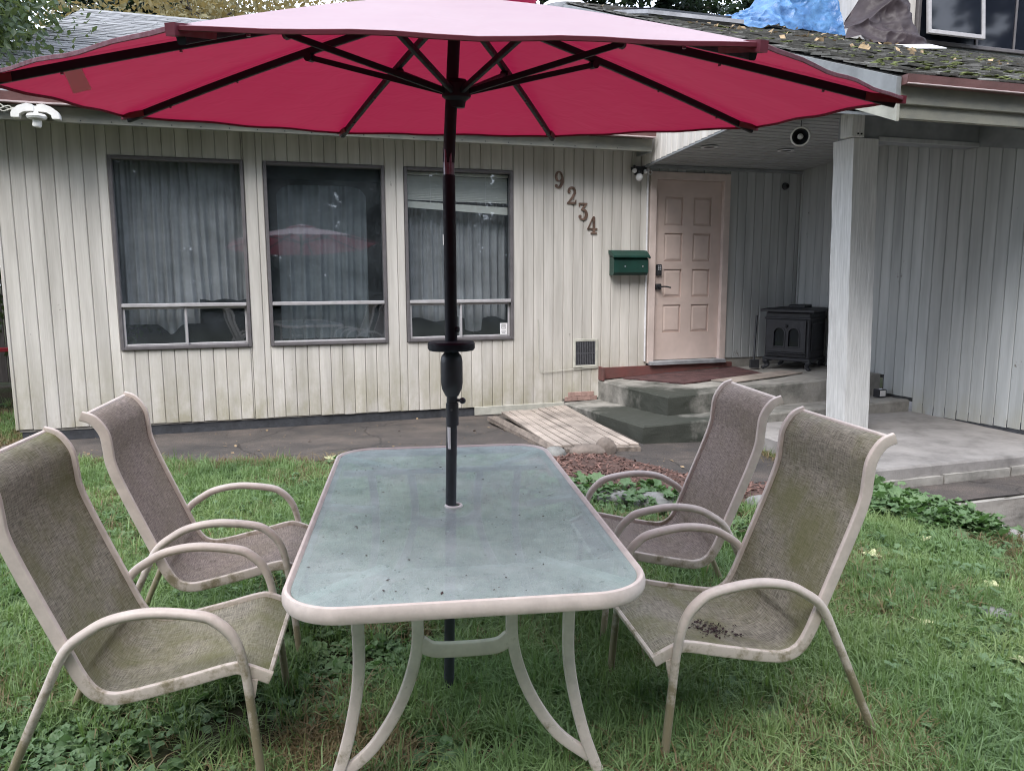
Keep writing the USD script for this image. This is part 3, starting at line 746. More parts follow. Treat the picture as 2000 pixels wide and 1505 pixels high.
obj("louver", bx(vx0 + 0.03, vx1 - 0.03, -0.0285, -0.0212, (vz0 + vz1) / 2 - 0.006, (vz0 + vz1) / 2 + 0.006), "vent_mesh", vf)

# house numbers: bold serif strokes
def stroke(pts):
    hs = [MultiPoint([]).buffer(0)]
    for (x0, y0, r0), (x1, y1, r1) in zip(pts[:-1], pts[1:]):
        hs.append(unary_union([Point(x0, y0).buffer(r0, 6), Point(x1, y1).buffer(r1, 6)]).convex_hull)
    return unary_union(hs)


def arc(cx, cy, rx, ry, a0, a1, r0, rm, n=12):
    out = []
    for t in np.linspace(0, 1, n):
        a = math.radians(a0 + (a1 - a0) * t)
        out.append((cx + rx * math.cos(a), cy + ry * math.sin(a), r0 + (rm - r0) * math.sin(math.pi * t)))
    return out


DIG = {
    "9": unary_union([stroke(arc(0.27, 0.68, 0.17, 0.26, 90, 270, 0.03, 0.07)), stroke(arc(0.27, 0.68, 0.19, 0.26, -90, 90, 0.03, 0.04)), stroke(arc(0.22, 0.52, 0.26, 0.45, 25, -85, 0.055, 0.085)), Point(0.11, 0.17).buffer(0.085), stroke([(0.08, 0.13, 0.05), (0.22, 0.06, 0.04)])]),
    "2": unary_union([Point(0.12, 0.70).buffer(0.09), stroke(arc(0.28, 0.72, 0.2, 0.22, 175, -25, 0.045, 0.065)), stroke([(0.47, 0.63, 0.075), (0.30, 0.36, 0.06), (0.08, 0.10, 0.045)]), stroke([(0.06, 0.075, 0.06), (0.50, 0.075, 0.06)]), stroke([(0.51, 0.08, 0.04), (0.54, 0.24, 0.03)])]),
    "3": unary_union([stroke([(0.08, 0.93, 0.055), (0.50, 0.93, 0.055)]), stroke([(0.06, 0.93, 0.035), (0.07, 0.78, 0.03)]), stroke([(0.48, 0.92, 0.05), (0.22, 0.60, 0.05)]), stroke([(0.22, 0.60, 0.05), (0.34, 0.58, 0.05)]), stroke(arc(0.30, 0.32, 0.2, 0.27, 88, -95, 0.05, 0.095)), stroke(arc(0.28, 0.20, 0.2, 0.15, 265, 180, 0.04, 0.05)), Point(0.11, 0.22).buffer(0.09)]),
    "4": unary_union([stroke([(0.36, 0.97, 0.035), (0.04, 0.31, 0.035)]), stroke([(0.04, 0.29, 0.05), (0.58, 0.29, 0.05)]), stroke([(0.40, 0.93, 0.075), (0.40, 0.08, 0.075)]), stroke([(0.24, 0.05, 0.045), (0.57, 0.05, 0.045)])]),
}
for ch, x, zc in (("9", 3.235, 2.45), ("2", 3.385, 2.285), ("3", 3.52, 2.115), ("4", 3.632, 1.965)):
    pol = shapely.affinity.translate(shapely.affinity.scale(DIG[ch].simplify(0.008), 0.195, 0.195, origin=(0, 0)), x, zc)
    tag(obj("house_number", wallprism(pol, 0.012, -0.0135), "bronze_digit", H), label=f"bronze serif digit {ch} on the siding")

# left eave
EV = -0.34
ex0, ex1 = -2.45, 4.24
obj("soffit", bx(ex0, ex1, EV + 0.004, 0.0, 2.945, 2.955), "soffit_paint", H)
for k in range(22):
    a = ex0 + 0.03 + k * 0.30
    if a + 0.29 < ex1:
        obj("soffit_board", cbx(a, a + 0.292, EV + 0.02, -0.025, 2.930, 2.9445, 0.003), "soffit_paint", H)
obj("fascia", cbx(ex0, ex1, EV - 0.022, EV, 2.835, 2.965, 0.004), "fascia_shaded", H)
obj("soffit_trim", cbx(ex0, ex1, EV + 0.0005, EV + 0.03, 2.838, 2.93, 0.003), "fascia_shaded", H)
# nails under the eave
for k in range(26):
    a = -2.3 + 0.245 * k
    obj("nail", cyl((a, EV - 0.0245, 2.857), (a, EV - 0.0215, 2.857), 0.006, 8), "black_metal", H)
def gutter(x0, x1, y, z, mt, lip, size=0.10):
    sec = [(0, 0), (0, -size), (-0.9 * size, -size), (-1.0 * size, -0.5 * size), (-1.06 * size, 0.0), (-0.98 * size, 0.0), (-0.92 * size, -0.5 * size), (-0.84 * size, -0.92 * size), (-0.07 * size, -0.92 * size), (-0.07 * size, 0)]
    V = np.array([(x, y + a, z + b) for x in (x0, x1) for a, b in sec])
    n = len(sec)
    F = [(i, (i + 1) % n, n + (i + 1) % n) for i in range(n)] + [(i, n + (i + 1) % n, n + i) for i in range(n)]
    m = trimesh.Trimesh(V, F, process=False); m.fix_normals()
    g = obj("gutter", m, mt, H)
    obj("gutter_lip", cbx(x0, x1, y - 1.08 * size, y - 0.9 * size, z - 1.02 * size, z - 0.86 * size, 0.003), lip, g)
    obj("end_cap", hull([(xx, y + a, z + b) for xx in (x0 - 0.003, x0 + 0.001) for a, b in sec[:5]]), mt, g)
    return g
gutter(ex0 - 0.02, ex1, EV - 0.024, 3.055, "gutter_brown", "gutter_lip", 0.088)
obj("eave_return", cbx(ex1 - 0.02, ex1 + 0.004, EV - 0.02, -0.02, 2.832, 2.93, 0.003), "trim_grey", H)


def shingle_field(name, x0, x1, y0, z0, slope, length, mt, parent, wd, expo, seed, thick=0.02, jitter=0.01, lift=0.0, keep=300):
    """courses of separate shingles laid up a slope; the nearest as single parts, the rest joined"""
    r = np.random.default_rng(seed)
    th = math.atan(slope)
    c, s = math.cos(th), math.sin(th)
    rest, n_single = [], 0
    rows = int(length / expo)
    for j in range(rows):
        x = x0 - r.uniform(0, wd)
        while x < x1:
            w = wd * r.uniform(0.6, 1.35)
            a, b = max(x, x0), min(x + w - 0.006, x1)
            x += w
            if b - a < 0.03:
                continue
            t0, t1 = j * expo + r.normal(0, jitter), (j + 1.7) * expo
            h = thick * r.uniform(0.7, 1.5) + (lift * r.random() ** 4)
            P = []
            for xx in (a, b):
                hh = h + r.normal(0, jitter * 0.3)
                for t, n in ((t0, hh), (t0, hh - thick), (t1, 0.004), (t1, -0.004)):
                    P.append((xx, y0 + t * c - n * s, z0 + t * s + n * c))
            V = np.array(P)
            F = [(0, 4, 6), (0, 6, 2), (0, 1, 5), (0, 5, 4), (1, 3, 7), (1, 7, 5), (0, 2, 3), (0, 3, 1), (4, 5, 7), (4, 7, 6)]
            m = trimesh.Trimesh(V, F, process=False)
            if n_single < keep:
                obj("shingle", m, mt, parent); n_single += 1
            else:
                rest.append(m)
    if rest:
        tag(obj(name, cat_(*rest), mt, parent), kind="stuff")


# left roof
SL = 0.40
RL = 7.1
deck = np.array([(ex0, EV - 0.05, 3.04), (ex1, EV - 0.05, 3.04), (ex1, EV - 0.05 + RL * math.cos(math.atan(SL)), 3.04 + RL * math.sin(math.atan(SL))), (ex0, EV - 0.05 + RL * math.cos(math.atan(SL)), 3.04 + RL * math.sin(math.atan(SL)))])
def slab_of(q, t=0.04):
    return hull(np.vstack([q, q - (0, 0, t)]))
lr = obj("left_roof", slab_of(deck), "shingle_grey", H)
shingle_field("shingle_courses", ex0, ex1, EV - 0.07, 3.045, SL, RL, "shingle_grey", lr, 0.32, 0.17, 31, thick=0.014, jitter=0.006, keep=0)
rend = deck[2]
back = np.array([deck[3], deck[2], deck[2] + (0, RL * 0.9, -RL * 0.36), deck[3] + (0, RL * 0.9, -RL * 0.36)])
obj("back_roof", slab_of(back), "shingle_grey", H)
obj("ridge_cap", hull([(x, rend[1] + dy, rend[2] + dz) for x in (ex0, ex1) for dy, dz in ((-0.12, -0.02), (0.12, -0.02), (0, 0.045))]), "shingle_grey", lr)
obj("rake_board", hull([(x, y, z) for x in (ex0 - 0.025, ex0) for y, z in ((EV - 0.06, 2.9), (EV - 0.06, 3.05), (rend[1], rend[2] + 0.01), (rend[1], rend[2] - 0.16))]), "trim_grey", H)

# porch: side wall, gable wall over the eave, ceiling
sw = obj("side_wall", cat_(bx(6.482, 6.58, -1.50, 0.0, 0.40, 2.80), bx(6.482, 6.58, -1.94, -1.50, 0.2, 2.80), bx(6.482, 6.58, -3.70, -1.94, 0.13, 2.70)), "dark_backing", H)
yb = 0.03
while yb < 3.6:
    ye = yb + 0.135
    mid = (yb + ye) / 2
    zb = 0.438 if mid < 1.49 else 0.243 if mid < 1.93 else 0.088 + 0.045 * (mid - 1.95)
    board(yb, ye, zb + rb.uniform(-0.004, 0.003), 2.90 if mid < 2.3 else 2.72, 6.482 + rb.uniform(0, 0.0015), "siding_shaded", sw, axis="y")
    yb = ye
obj("side_foundation", roughen(bx(6.475, 6.56, -3.72, -1.93, -0.1, 0.2), 0.12, 0.02, 9, 13), "foundation_black", H, smooth=35)
obj("corner_trim", cbx(6.452, 6.480, -0.045, -0.019, 0.5, 2.80), "siding_shaded", H)


def ceil_z(y):
    return 2.752 - 0.075 * y


gw_top = lambda y: 2.80 + (3.85 + y) * 0.39 - 0.12
gx = 4.30
gw = obj("gable_wall", hull([(x, y, z) for x in (gx, gx + 0.08) for y, z in ((0.0, 2.756), (-2.45, ceil_z(-2.45) + 0.004), (-2.45, gw_top(-2.45)), (0.0, gw_top(0.0)))]), "dark_backing", H)
yb = 0.022
while yb < 2.42:
    ye = yb + 0.115
    V = []
    m_ = board(yb, ye, ceil_z(-(yb + ye) / 2) - 0.03, gw_top(-(yb + ye) / 2), gx, "siding_cream", gw, axis="y", d=0.016)
    yb = ye
obj("gable_trim", hull([(x, y, z) for x in (gx - 0.012, gx + 0.03) for y, z in ((-0.02, ceil_z(0) - 0.05), (-0.02, ceil_z(0) - 0.028), (-2.45, ceil_z(-2.45) - 0.05), (-2.45, ceil_z(-2.45) - 0.028))]), "trim_grey", H)
ceil = obj("ceiling", hull([(x, y, ceil_z(y) + t) for x in (gx + 0.002, 8.6) for y in (-0.002, -2.36) for t in (0.02, 0.05)]), "dark_backing", H)
k = 0
while True:
    y1 = -0.004 - 0.105 * k
    y0 = y1 - 0.1015
    if y0 < -2.36:
        break
    xr = 6.48
    obj("ceiling_slat", hull([(x, y, ceil_z(y) + t) for x in (gx + 0.032, xr - 0.012) for y, t in ((y0, 0.02), (y1, 0.02), (y0 + 0.006, 0.0), (y1 - 0.014, 0.0))]), "soffit_paint", ceil)
    k += 1
obj("ceiling_trim", cbx(gx, 6.46, -0.045, -0.021, 2.715, 2.752), "trim_grey", H)
# recessed lamps in the ceiling
for x, y in ((4.60, -0.93), (5.52, -0.95)):
    dl = obj("downlight", revolve([(0.055, -0.004), (0.085, -0.006), (0.088, 0.0), (0.085, 0.003), (0.055, 0.003)], 24, (x, y, ceil_z(y) - 0.008)), "white_flash", H, smooth=40)
    obj("lamp_well", revolve([(0.0, -0.0015), (0.0555, -0.0015), (0.0555, 0.0), (0.0, 0.0)], 24, (x, y, ceil_z(y) - 0.009)), "black_metal", dl)

# beam, post
obj("beam", cbx(5.02, 6.478, -2.51, -2.34, 2.655, 2.86, 0.008), "trim_grey", H)
obj("wall_header", hull([(x, y, z) for x in (6.43, 6.462) for y, z in ((-2.512, 2.655), (-2.512, 2.86), (-3.3, 2.50), (-3.3, 2.62))]), "trim_grey", H)
obj("beam_trim", cbx(5.30, 6.46, -2.525, -2.512, 2.650, 2.69, 0.004), "siding_shaded", H)
pm = hull([(5.085 + a, -2.56 + b, 0.08) for a in (0.0, 0.262) for b in (0.0, 0.25)] + [(5.09 + a, -2.56 + b, 0.09) for a in (0.0, 0.25) for b in (0.0, 0.25)] + [(5.012 + a, -2.55 + b, 2.66) for a in (0.0, 0.262) for b in (0.0, 0.25)])
pm = roughen(pm, 0.05, 0.012, 5, 15)
obj("post", pm, "post_paint", H, smooth=35)
obj("post_head", roughen(cbx(4.965, 5.10, -2.575, -2.43, 2.665, 2.87, 0.006), 0.05, 0.008, 9, 16), "post_paint", H, smooth=35)
for a in (5.03, 5.065):
    obj("bolt", cyl((a, -2.582, 2.69), (a, -2.572, 2.69), 0.008, 8), "black_metal", H)

# porch roof
PS = 0.39
th = math.atan(PS)
px0, px1, pe, pz = 4.24, 9.4, -3.86, 2.80
PL = 7.0
q = np.array([(px0, pe, pz), (px1, pe, pz), (px1, pe + PL * math.cos(th), pz + PL * math.sin(th)), (px0, pe + PL * math.cos(th), pz + PL * math.sin(th))])
pr = obj("porch_roof", slab_of(q, 0.05), "shake_mossy", H)
shingle_field("shake_courses", px0 - 0.03, px1, pe - 0.035, pz + 0.006, PS, PL, "shake_mossy", pr, 0.19, 0.13, 33, thick=0.015, jitter=0.014, lift=0.02, keep=220)
yr = lambda t: (pe + t * math.cos(th), pz + t * math.sin(th))
def rake(name, x0, x1, dz0, dz1, mt, t0=-0.02, t1=PL):
    P = [(x, y, z + dz) for x in (x0, x1) for t in (t0, t1) for y, z in (yr(t),) for dz in (dz0, dz1)]
    return obj(name, hull(P), mt, H)
rake("rake_board", px0 - 0.045, px0 - 0.022, -0.285, -0.13, "rake_paint")
rake("rake_trim", px0 - 0.06, px0 - 0.0215, -0.128, -0.005, "trim_grey")
obj("porch_fascia", cbx(px0 - 0.02, px1, pe + 0.002, pe + 0.026, 2.625, 2.79, 0.004), "fascia_shaded", H)
obj("porch_fascia", cbx(px0 - 0.021, px1, pe + 0.03, pe + 0.06, 2.535, 2.622, 0.004), "fascia_shaded", H)
obj("fascia_backing", bx(px0 - 0.018, px1, pe + 0.0275, pe + 0.0295, 2.54, 2.785), "fascia_shaded", H)
obj("eave_soffit", hull([(x, y, z) for x in (px0, px1) for y, z in ((pe + 0.06, 2.55), (pe + 0.06, 2.57), (-2.30, 2.935), (-2.30, 2.915))]), "soffit_paint", H)
gutter(px0 - 0.01, px1, pe, 2.80, "gutter_brown", "gutter_lip", 0.062)

# moss and leaf litter on the porch roof
r = np.random.default_rng(8)
ms, lv = [], []
for k in range(520):
    x, t = r.uniform(px0, 8.4), r.random() ** 1.3 * 4.2
    dens = meshkit.noise(np.array([[x * 1.3, t * 1.3, 0.5]]), 3)[0]
    if dens < 0.42:
        continue
    y, z = yr(t)
    m = trimesh.creation.icosphere(subdivisions=1)
    m.vertices = m.vertices * (1 + 0.4 * (r.random((len(m.vertices), 1)) - 0.5)) * (r.uniform(0.02, 0.06), r.uniform(0.02, 0.06), r.uniform(0.006, 0.014)) + (x, y, z + 0.032)
    ms.append(m)
tag(obj("roof_moss", cat_(*ms), "roof_moss", pr), kind="stuff")


def leaf_quad(r, size, p, n_tilt=0.6):
    a = np.array([(-0.5, 0, 0), (0, -0.32, 0.06), (0.5, 0, 0), (0, 0.32, 0.06)]) * size
    R = trimesh.transformations.euler_matrix(r.normal(0, n_tilt), r.normal(0, n_tilt), r.uniform(0, 6.28))[:3, :3]
    return a @ R.T + p


def leaf_mesh(quads):
    V = np.vstack(quads)
    n = len(quads)
    F = np.concatenate([np.array([[0, 1, 2], [0, 2, 3]]) + 4 * i for i in range(n)])
    return trimesh.Trimesh(V, F, process=False)


qs = []
for k in range(230):
    x, t = r.uniform(px0, 8.4), r.random() ** 0.8 * 6.0
    if meshkit.noise(np.array([[x * 0.9, t * 0.9, 2.5]]), 6)[0] < 0.45 and t < 4.5:
        continue
    y, z = yr(t)
    qs.append(leaf_quad(r, r.uniform(0.05, 0.12), (x, y, z + 0.045)))
tag(obj("leaf_litter", leaf_mesh(qs), "dead_leaf", pr), kind="stuff")

r = np.random.default_rng(93)
tag(obj('path_litter', leaf_mesh([leaf_quad(r, r.choice([0.012, 0.02, 0.045], p=[.6, .32, .08]), p_, 0.25) for p_ in LITTER]), 'dead_leaf'), 'small dead leaves and bits strewn over the asphalt path', 'leaf litter', kind='stuff')

# upper storey wall with its window
uz0 = 4.18
uw = obj("upper_wall", bx(7.56, 11.5, 0.02, 0.12, uz0, 7.0), "dark_backing", H)
for x0, x1 in split_columns(7.56, 8.05, [], 0.165):
    board(x0, x1, uz0, 7.0, 0.02, "siding_cream", uw)
board(8.05, 11.5, uz0, 4.37, 0.02, "siding_shaded", uw)
obj("upper_side_wall", bx(7.50, 7.558, 0.0, 1.15, uz0, 7.0), "siding_cream", H)
ux0, ux1, uzb = 8.06, 11.4, 4.375
uf = obj("upper_window", cat_(cbx(ux0, ux0 + 0.045, -0.03, 0.05, uzb, 6.2), cbx(ux0 + .045, ux1, -0.031, 0.05, uzb, uzb + 0.045)), "frame_alu", H)
obj("pane", bx(ux0 + 0.045, ux1, 0.0, 0.006, uzb + 0.045, 6.2), "dark_glass", uf)
obj("mullion", cbx(9.02, 9.06, -0.02, 0.0, uzb + 0.045, 6.2), "frame_alu", uf)
obj("mullion", cbx(9.66, 9.69, -0.018, 0.0, uzb + 0.045, 6.2), "frame_alu", uf)
cs = [cbx(0, 0.05, -0.02, 0.02, 0, 1.2), cbx(0.86, 0.91, -0.02, 0.02, 0, 1.2), cbx(0.05, 0.86, -0.019, 0.02, 0, 0.05), cbx(0.05, 0.86, -0.019, 0.02, 1.15, 1.2)]
def open_sash(m):
    return move(rot(m, math.radians(-5), (1, 0, 0), (0, 0, 1.2)), ux0 + 0.03, -0.055, uzb + 0.07)
sa = obj("casement", open_sash(cat_(*cs)), "sash_alu", uf)
obj("casement_glass", open_sash(bx(0.05, 0.86, -0.003, 0.003, 0.05, 1.15)), "dark_glass", uf)

# roof light curb behind the canopy
kx = house_thing("roof_skylight", "grey boxed skylight with metal lid on the porch roof beside the blue tarp", "skylight", 4.34, -0.02, 4.17)
b0 = bx(0.0, 1.0, 0.0, 0.75, -0.05, 0.17); b0 = hull([(x, y, z + y * 0.30 * (z > 0.1) + 0.0 * x) for x in (0.0, 1.15) for y in (0, 0.8) for z in (-0.05, 0.20)])
obj("curb", b0, "curb_grey", kx)
obj("lid", hull([(x, y, 0.20 + y * 0.3 + t) for x in (-0.035, 1.19) for y in (-0.05, 0.85) for t in (0.002, 0.045)]), "lid_metal", kx)
obj("lid_glass", hull([(x, y, 0.20 + y * 0.3 + t) for x in (0.06, 1.09) for y in (0.05, 0.75) for t in (0.046, 0.075)]), "dark_glass", kx)
obj("flashing", hull([(x, y, z) for x in (-0.05, 1.21) for y, z in ((-0.12, -0.045), (-0.02, 0.03), (-0.02, -0.03))]), "curb_grey", kx)
rv = house_thing("roof_vent", "white metal roof vent above the red umbrella top", "vent", 4.30, -2.05 + 4.5, 5.1)
obj("vent_hood", revolve([(0.0, 0.16), (0.30, 0.13), (0.32, 0.08), (0.27, 0.02), (0.2, -0.05), (0.2, -0.3), (0, -0.3)], 20), "white_flash", rv, smooth=40)
obj("vent_cap", revolve([(0.0, 0.5), (0.17, 0.48), (0.18, 0.17), (0.0, 0.16)], 20), "white_flash", rv, smooth=40)

# ------------------------------------------------------------------ tarpaulins on the roof
def sheet(B, T, nu, nv, seed, amp, fold):
    """cloth between a lower and an upper curve, crumpled"""
    Bc, Tc = smooth_curve(B, 8), smooth_curve(T, 8)
    def resample(c, n):
        s = np.r_[0, np.cumsum(np.linalg.norm(np.diff(c, axis=0), axis=1))]
        return np.stack([np.interp(np.linspace(0, s[-1], n), s, c[:, k]) for k in range(3)], 1)
    b, t = resample(Bc, nu), resample(Tc, nu)
    w = np.linspace(0, 1, nv)[:, None, None]
    P = b[None] * (1 - w) + t[None] * w
    n1 = 1 - np.abs(2 * meshkit.fbm(P * fold + seed, 3, seed) - 1)
    n2 = 1 - np.abs(2 * meshkit.fbm(P * fold * 2.3 + seed * 3, 3, seed + 7) - 1)
    n3 = 1 - np.abs(2 * meshkit.fbm(P * fold * (0.5, 2.0, 0.8) + seed * 5, 3, seed + 17) - 1)
    dsp = (n1 ** 3 - 0.4) * amp + (n2 ** 4 - 0.3) * amp * 0.35 + (n3 ** 4 - 0.3) * amp * 0.6
    P = P + np.array([0, -0.8, 0.6]) * dsp[..., None]
    V = P.reshape(-1, 3)
    F = []
    for j in range(nv - 1):
        for i in range(nu - 1):
            a = j * nu + i
            F += [(a, a + 1, a + nu + 1), (a, a + nu + 1, a + nu)]
    return trimesh.Trimesh(V, F, process=False)


def rz(x, y):
    return pz + (y - pe) * PS


tb = house_thing("blue_tarp", "crumpled bright blue tarpaulin draped over the roof beside the upper window", "tarp", 0, 0, 0)
lowc = [(5.52, 0.52), (5.55, 0.1), (5.95, 0.15), (6.5, 0.50), (7.1, 0.62), (7.6, 0.55), (8.1, 0.9)]
B = [(x, y, rz(x, y) + 0.05) for x, y in lowc]
T = [(5.55, 0.75, rz(0, 0.75) + 0.10), (5.9, 0.9, 4.74), (6.35, 1.1, 4.95), (6.7, 1.2, 5.35), (7.2, 1.2, 5.75), (7.8, 1.1, 5.8), (8.5, 1.2, 5.8)]
obj("tarp_sheet", sheet(B, T, 170, 90, 4, 0.085, 1.9), "tarp_blue", tb, smooth=True)
tn = house_thing("brown_tarp", "dark brown tarpaulin crumpled against the upper wall, right of the blue one", "tarp", 0, 0, 0)
B = [(6.72, -0.35, rz(0, -0.35) + 0.05), (7.1, -0.40, rz(0, -0.40) + 0.05), (7.5, -0.5, rz(0, -0.5) + 0.05), (7.72, -0.5, rz(0, -0.5) + 0.05), (7.78, -0.25, rz(0, -0.25) + 0.05)]
T = [(7.05, 0.15, 4.52), (7.25, 0.10, 4.85), (7.38, 0.05, 5.3), (7.50, -0.03, 5.4), (7.585, -0.03, 5.35)]
obj("tarp_sheet", sheet(B, T, 90, 80, 9, 0.09, 1.7), "tarp_brown", tn, smooth=True)
ws = obj("roof_sheet", move(rot(bx(-0.2, 0.2, -0.2, 0.2, 0, 0.012), th, (1, 0, 0)), *hw(7.45, -0.72, rz(0, -0.72) + 0.06)), "white_flash")
tag(ws, "small white sheet lying on the roof under the brown tarpaulin", "sheet")

# ------------------------------------------------------------------ curtains and blind
def curtain(name, label, x0, x1, ztop, hem, y, n_fold, seed, mt, amp=0.022, gather=None):
    """hem: function of s in 0..1 giving the bottom height"""
    nu, nv = 110, 22
    r = np.random.default_rng(seed)
    ph = np.cumsum(r.uniform(0.5, 1.6, nu)); ph = ph / ph[-1] * n_fold * 2 * np.pi
    s = np.linspace(0, 1, nu)
    V = []
    for j in range(nv):
        w = j / (nv - 1)
        zt = np.array([ztop(a) if callable(ztop) else ztop for a in s]); zb = np.array([hem(a) for a in s])
        zz = zt + (zb - zt) * w
        xx = x0 + (x1 - x0) * s
        if gather:
            xx = xx + gather(s, w)
        yy = y + amp * (0.55 + 0.45 * w) * np.sin(ph + 0.5 * np.sin(3 * w)) + 0.012 * np.sin(2.1 * ph + 2 * w)
        V.append(np.stack([xx, yy, zz], 1))
    V = np.vstack(V)
    F = []
    for j in range(nv - 1):
        for i in range(nu - 1):
            a = j * nu + i
            F += [(a, a + nu + 1, a + 1), (a, a + nu, a + nu + 1)]
    t = house_thing(name, label, "curtain", 0, 0, 0)
    obj("cloth", trimesh.Trimesh(V, F, process=False), mt, t, smooth=True)
    obj("curtain_rod", cyl((x0 - 0.03, y, 2.66), (x1 + 0.03, y, 2.66), 0.01, 8), "curb_grey", t)


curtain("curtain", "grey curtain bunched to the right in the leftmost front window", -1.19, 0.01, 2.64, lambda s: (1.04 - 0.10 * math.exp(-((s - 0.36) / 0.06) ** 2)) if s < 0.56 else 1.262 + 0.02 * abs(math.sin(14 * s)), 0.17, 13, 3, "curtain_cloth", gather=lambda s, w: 0.10 * (w - 0.3) * np.sin(np.pi * s) * (s > 0.5) * (1 - s))
curtain("curtain", "dark cloth hung below the top of the middle front window", 0.30, 1.20, lambda s: 2.43 - 0.10 * (abs(s - 0.5) * 2) ** 8, lambda s: 0.86, 0.20, 6, 5, "curtain_dark", amp=0.03)
curtain("curtain", "grey curtain below the blind in the window left of the house numbers", 1.60, 2.74, 2.62, lambda s: 1.03 + 0.025 * math.sin(17 * s) - 0.12 * (0.55 < s < 0.72), 0.20, 11, 8, "curtain_cloth", gather=lambda s, w: 0.12 * w * s * (1 - s))
bl = house_thing("window_blind", "cream slatted blind pulled up crooked at the top of the third front window", "blind", 1.61, 0.07, 2.585)
obj("head_rail", cbx(0, 1.11, -0.02, 0.02, -0.03, 0.0), "blind_slat", bl)
for k in range(15):
    zz = -0.045 - 0.0165 * k
    obj("slat", hull([(x, y, zz - tt + (0.0085 if y > 0 else -0.0085) - 0.0035 * k * x * 0.3) for x in (0.004, 1.106) for y in (-0.005, 0.005) for tt in (0, 0.0015)]), "blind_slat", bl)
obj("bottom_hem", hull([(x, y, zz) for y in (-0.012, 0.012) for x, zz in ((0.004, -0.30), (0.004, -0.365), (1.106, -0.345), (1.106, -0.425))]), "blind_slat", bl)
for x in (0.25, 0.86):
    obj("cord", cyl((x, -0.014, -0.03), (x, -0.014, -0.32), 0.0015, 5), "paper_white", bl)
st = house_thing("window_sticker", "white security sticker in the lower right pane of the third window", "sticker", 2.61, 0.0118, 0.86)
obj("paper", bx(0, 0.085, -0.001, 0.0, 0, 0.125), "paper_white", st)
for x0, x1, z0, z1 in ((0.018, 0.066, 0.108, 0.112), (0.018, 0.066, 0.062, 0.066), (0.018, 0.022, 0.066, 0.108), (0.062, 0.066, 0.066, 0.108), (0.030, 0.034, 0.072, 0.108), (0.040, 0.044, 0.072, 0.108), (0.050, 0.054, 0.072, 0.108), (0.015, 0.070, 0.030, 0.036), (0.022, 0.06, 0.016, 0.021)):
    obj("printed_mark", bx(x0, x1, -0.0016, -0.0011, z0, z1), "ink_dark", st)
st = house_thing("window_sticker", "white paper tag with a dark letter behind the umbrella pole", "sticker", 1.98, 0.013, 1.83)
obj("paper", bx(0, 0.085, -0.001, 0.0, 0, 0.11), "paper_white", st)
tx = meshkit.text_mesh("A", 0.042, 0.0004, True)
v = np.array(tx.vertices); tx.vertices = np.stack([v[:, 0] + 0.014, -0.0011 - v[:, 2], v[:, 1] + 0.012], 1)
obj("printed_mark", tx, "ink_dark", st)
obj("printed_mark", bx(0.02, 0.034, -0.0016, -0.0011, 0.075, 0.09), "ink_dark", st)

# ------------------------------------------------------------------ things fixed to or standing by the house
mb = house_thing("mailbox", "dark green metal mailbox on the siding left of the door", "mailbox", 3.90, -0.0135, 1.505)
side = [(0, 0), (-0.10, 0.0), (-0.125, 0.03), (-0.125, 0.17), (-0.105, 0.20), (0, 0.215)]
obj("box_body", hull([(x, y, z) for x in (0.012, 0.438) for y, z in side]), "mailbox_green", mb)
lid = [(0.0, 0.222), (-0.10, 0.212), (-0.142, 0.196), (-0.146, 0.176), (-0.140, 0.176), (-0.12, 0.195), (0.0, 0.262), (-0.06, 0.255)]
obj("lid", hull([(x, y, z + 0.022) for x in (-0.004, 0.452) for y, z in lid]), "mailbox_green", mb)
for x in (0.15, 0.37):
    obj("rivet", cyl((x, -0.1285, 0.10), (x, -0.1245, 0.10), 0.010, 10), "lid_metal", mb)
obj("lid_hinge", cyl((0.448, -0.12, 0.20), (0.468, -0.12, 0.20), 0.012, 10), "black_metal", mb)

sl_ = house_thing("security_light", "white twin winged security light with round sensor under the left eave", "light", -1.635, -0.455, 2.87)
for s in (-1, 1):
    w = [(0.02, 0.075), (0.06, 0.082), (0.12, 0.062), (0.165, 0.028), (0.178, 0.0), (0.178, -0.028), (0.128, -0.028), (0.122, 0.0), (0.085, 0.022), (0.02, 0.03)]
    P = Polygon([(s * a, b) for a, b in w]).buffer(0.004)
    m = wallprism(P, 0.075, 0.03)
    obj("lamp_wing", m, "white_plastic", sl_)
obj("sensor_base", move(revolve([(0.0, 0.018), (0.07, 0.018), (0.08, 0.0), (0.07, -0.018), (0, -0.018)], 24), 0.005, -0.02, -0.018), "white_plastic", sl_, smooth=40)
obj("mounting_arm", cat_(cbx(-0.02, 0.02, -0.02, 0.1, 0.0, 0.07)), "white_plastic", sl_)
sc = obj("sensor_head", move(rot(revolve([(0.0, 0.0), (0.030, 0.0), (0.036, -0.015), (0.036, -0.055), (0.028, -0.066), (0, -0.066)], 20), 0.12, (0, 1, 0)), 0.008, -0.02, -0.038), "white_plastic", sl_, smooth=40)
ww = thing("loose_wire", "loose pale wires tangled at the left end of the eave", "wire")
for k, pts_ in enumerate([[(-2.02, -0.45, 2.90), (-1.93, -0.47, 2.96), (-1.85, -0.47, 2.91), (-1.78, -0.46, 2.90)], [(-2.0, -0.45, 3.03), (-1.93, -0.47, 2.95), (-1.88, -0.48, 2.885), (-1.80, -0.46, 2.92)], [(-2.02, -0.46, 2.84), (-1.9, -0.48, 2.90), (-1.83, -0.47, 2.93), (-1.80, -0.46, 2.88)]]):
    obj("strand", tube(np.array([hw(*p) for p in smooth_curve(pts_, 6)]), 0.005, 6), "trim_cream", ww)

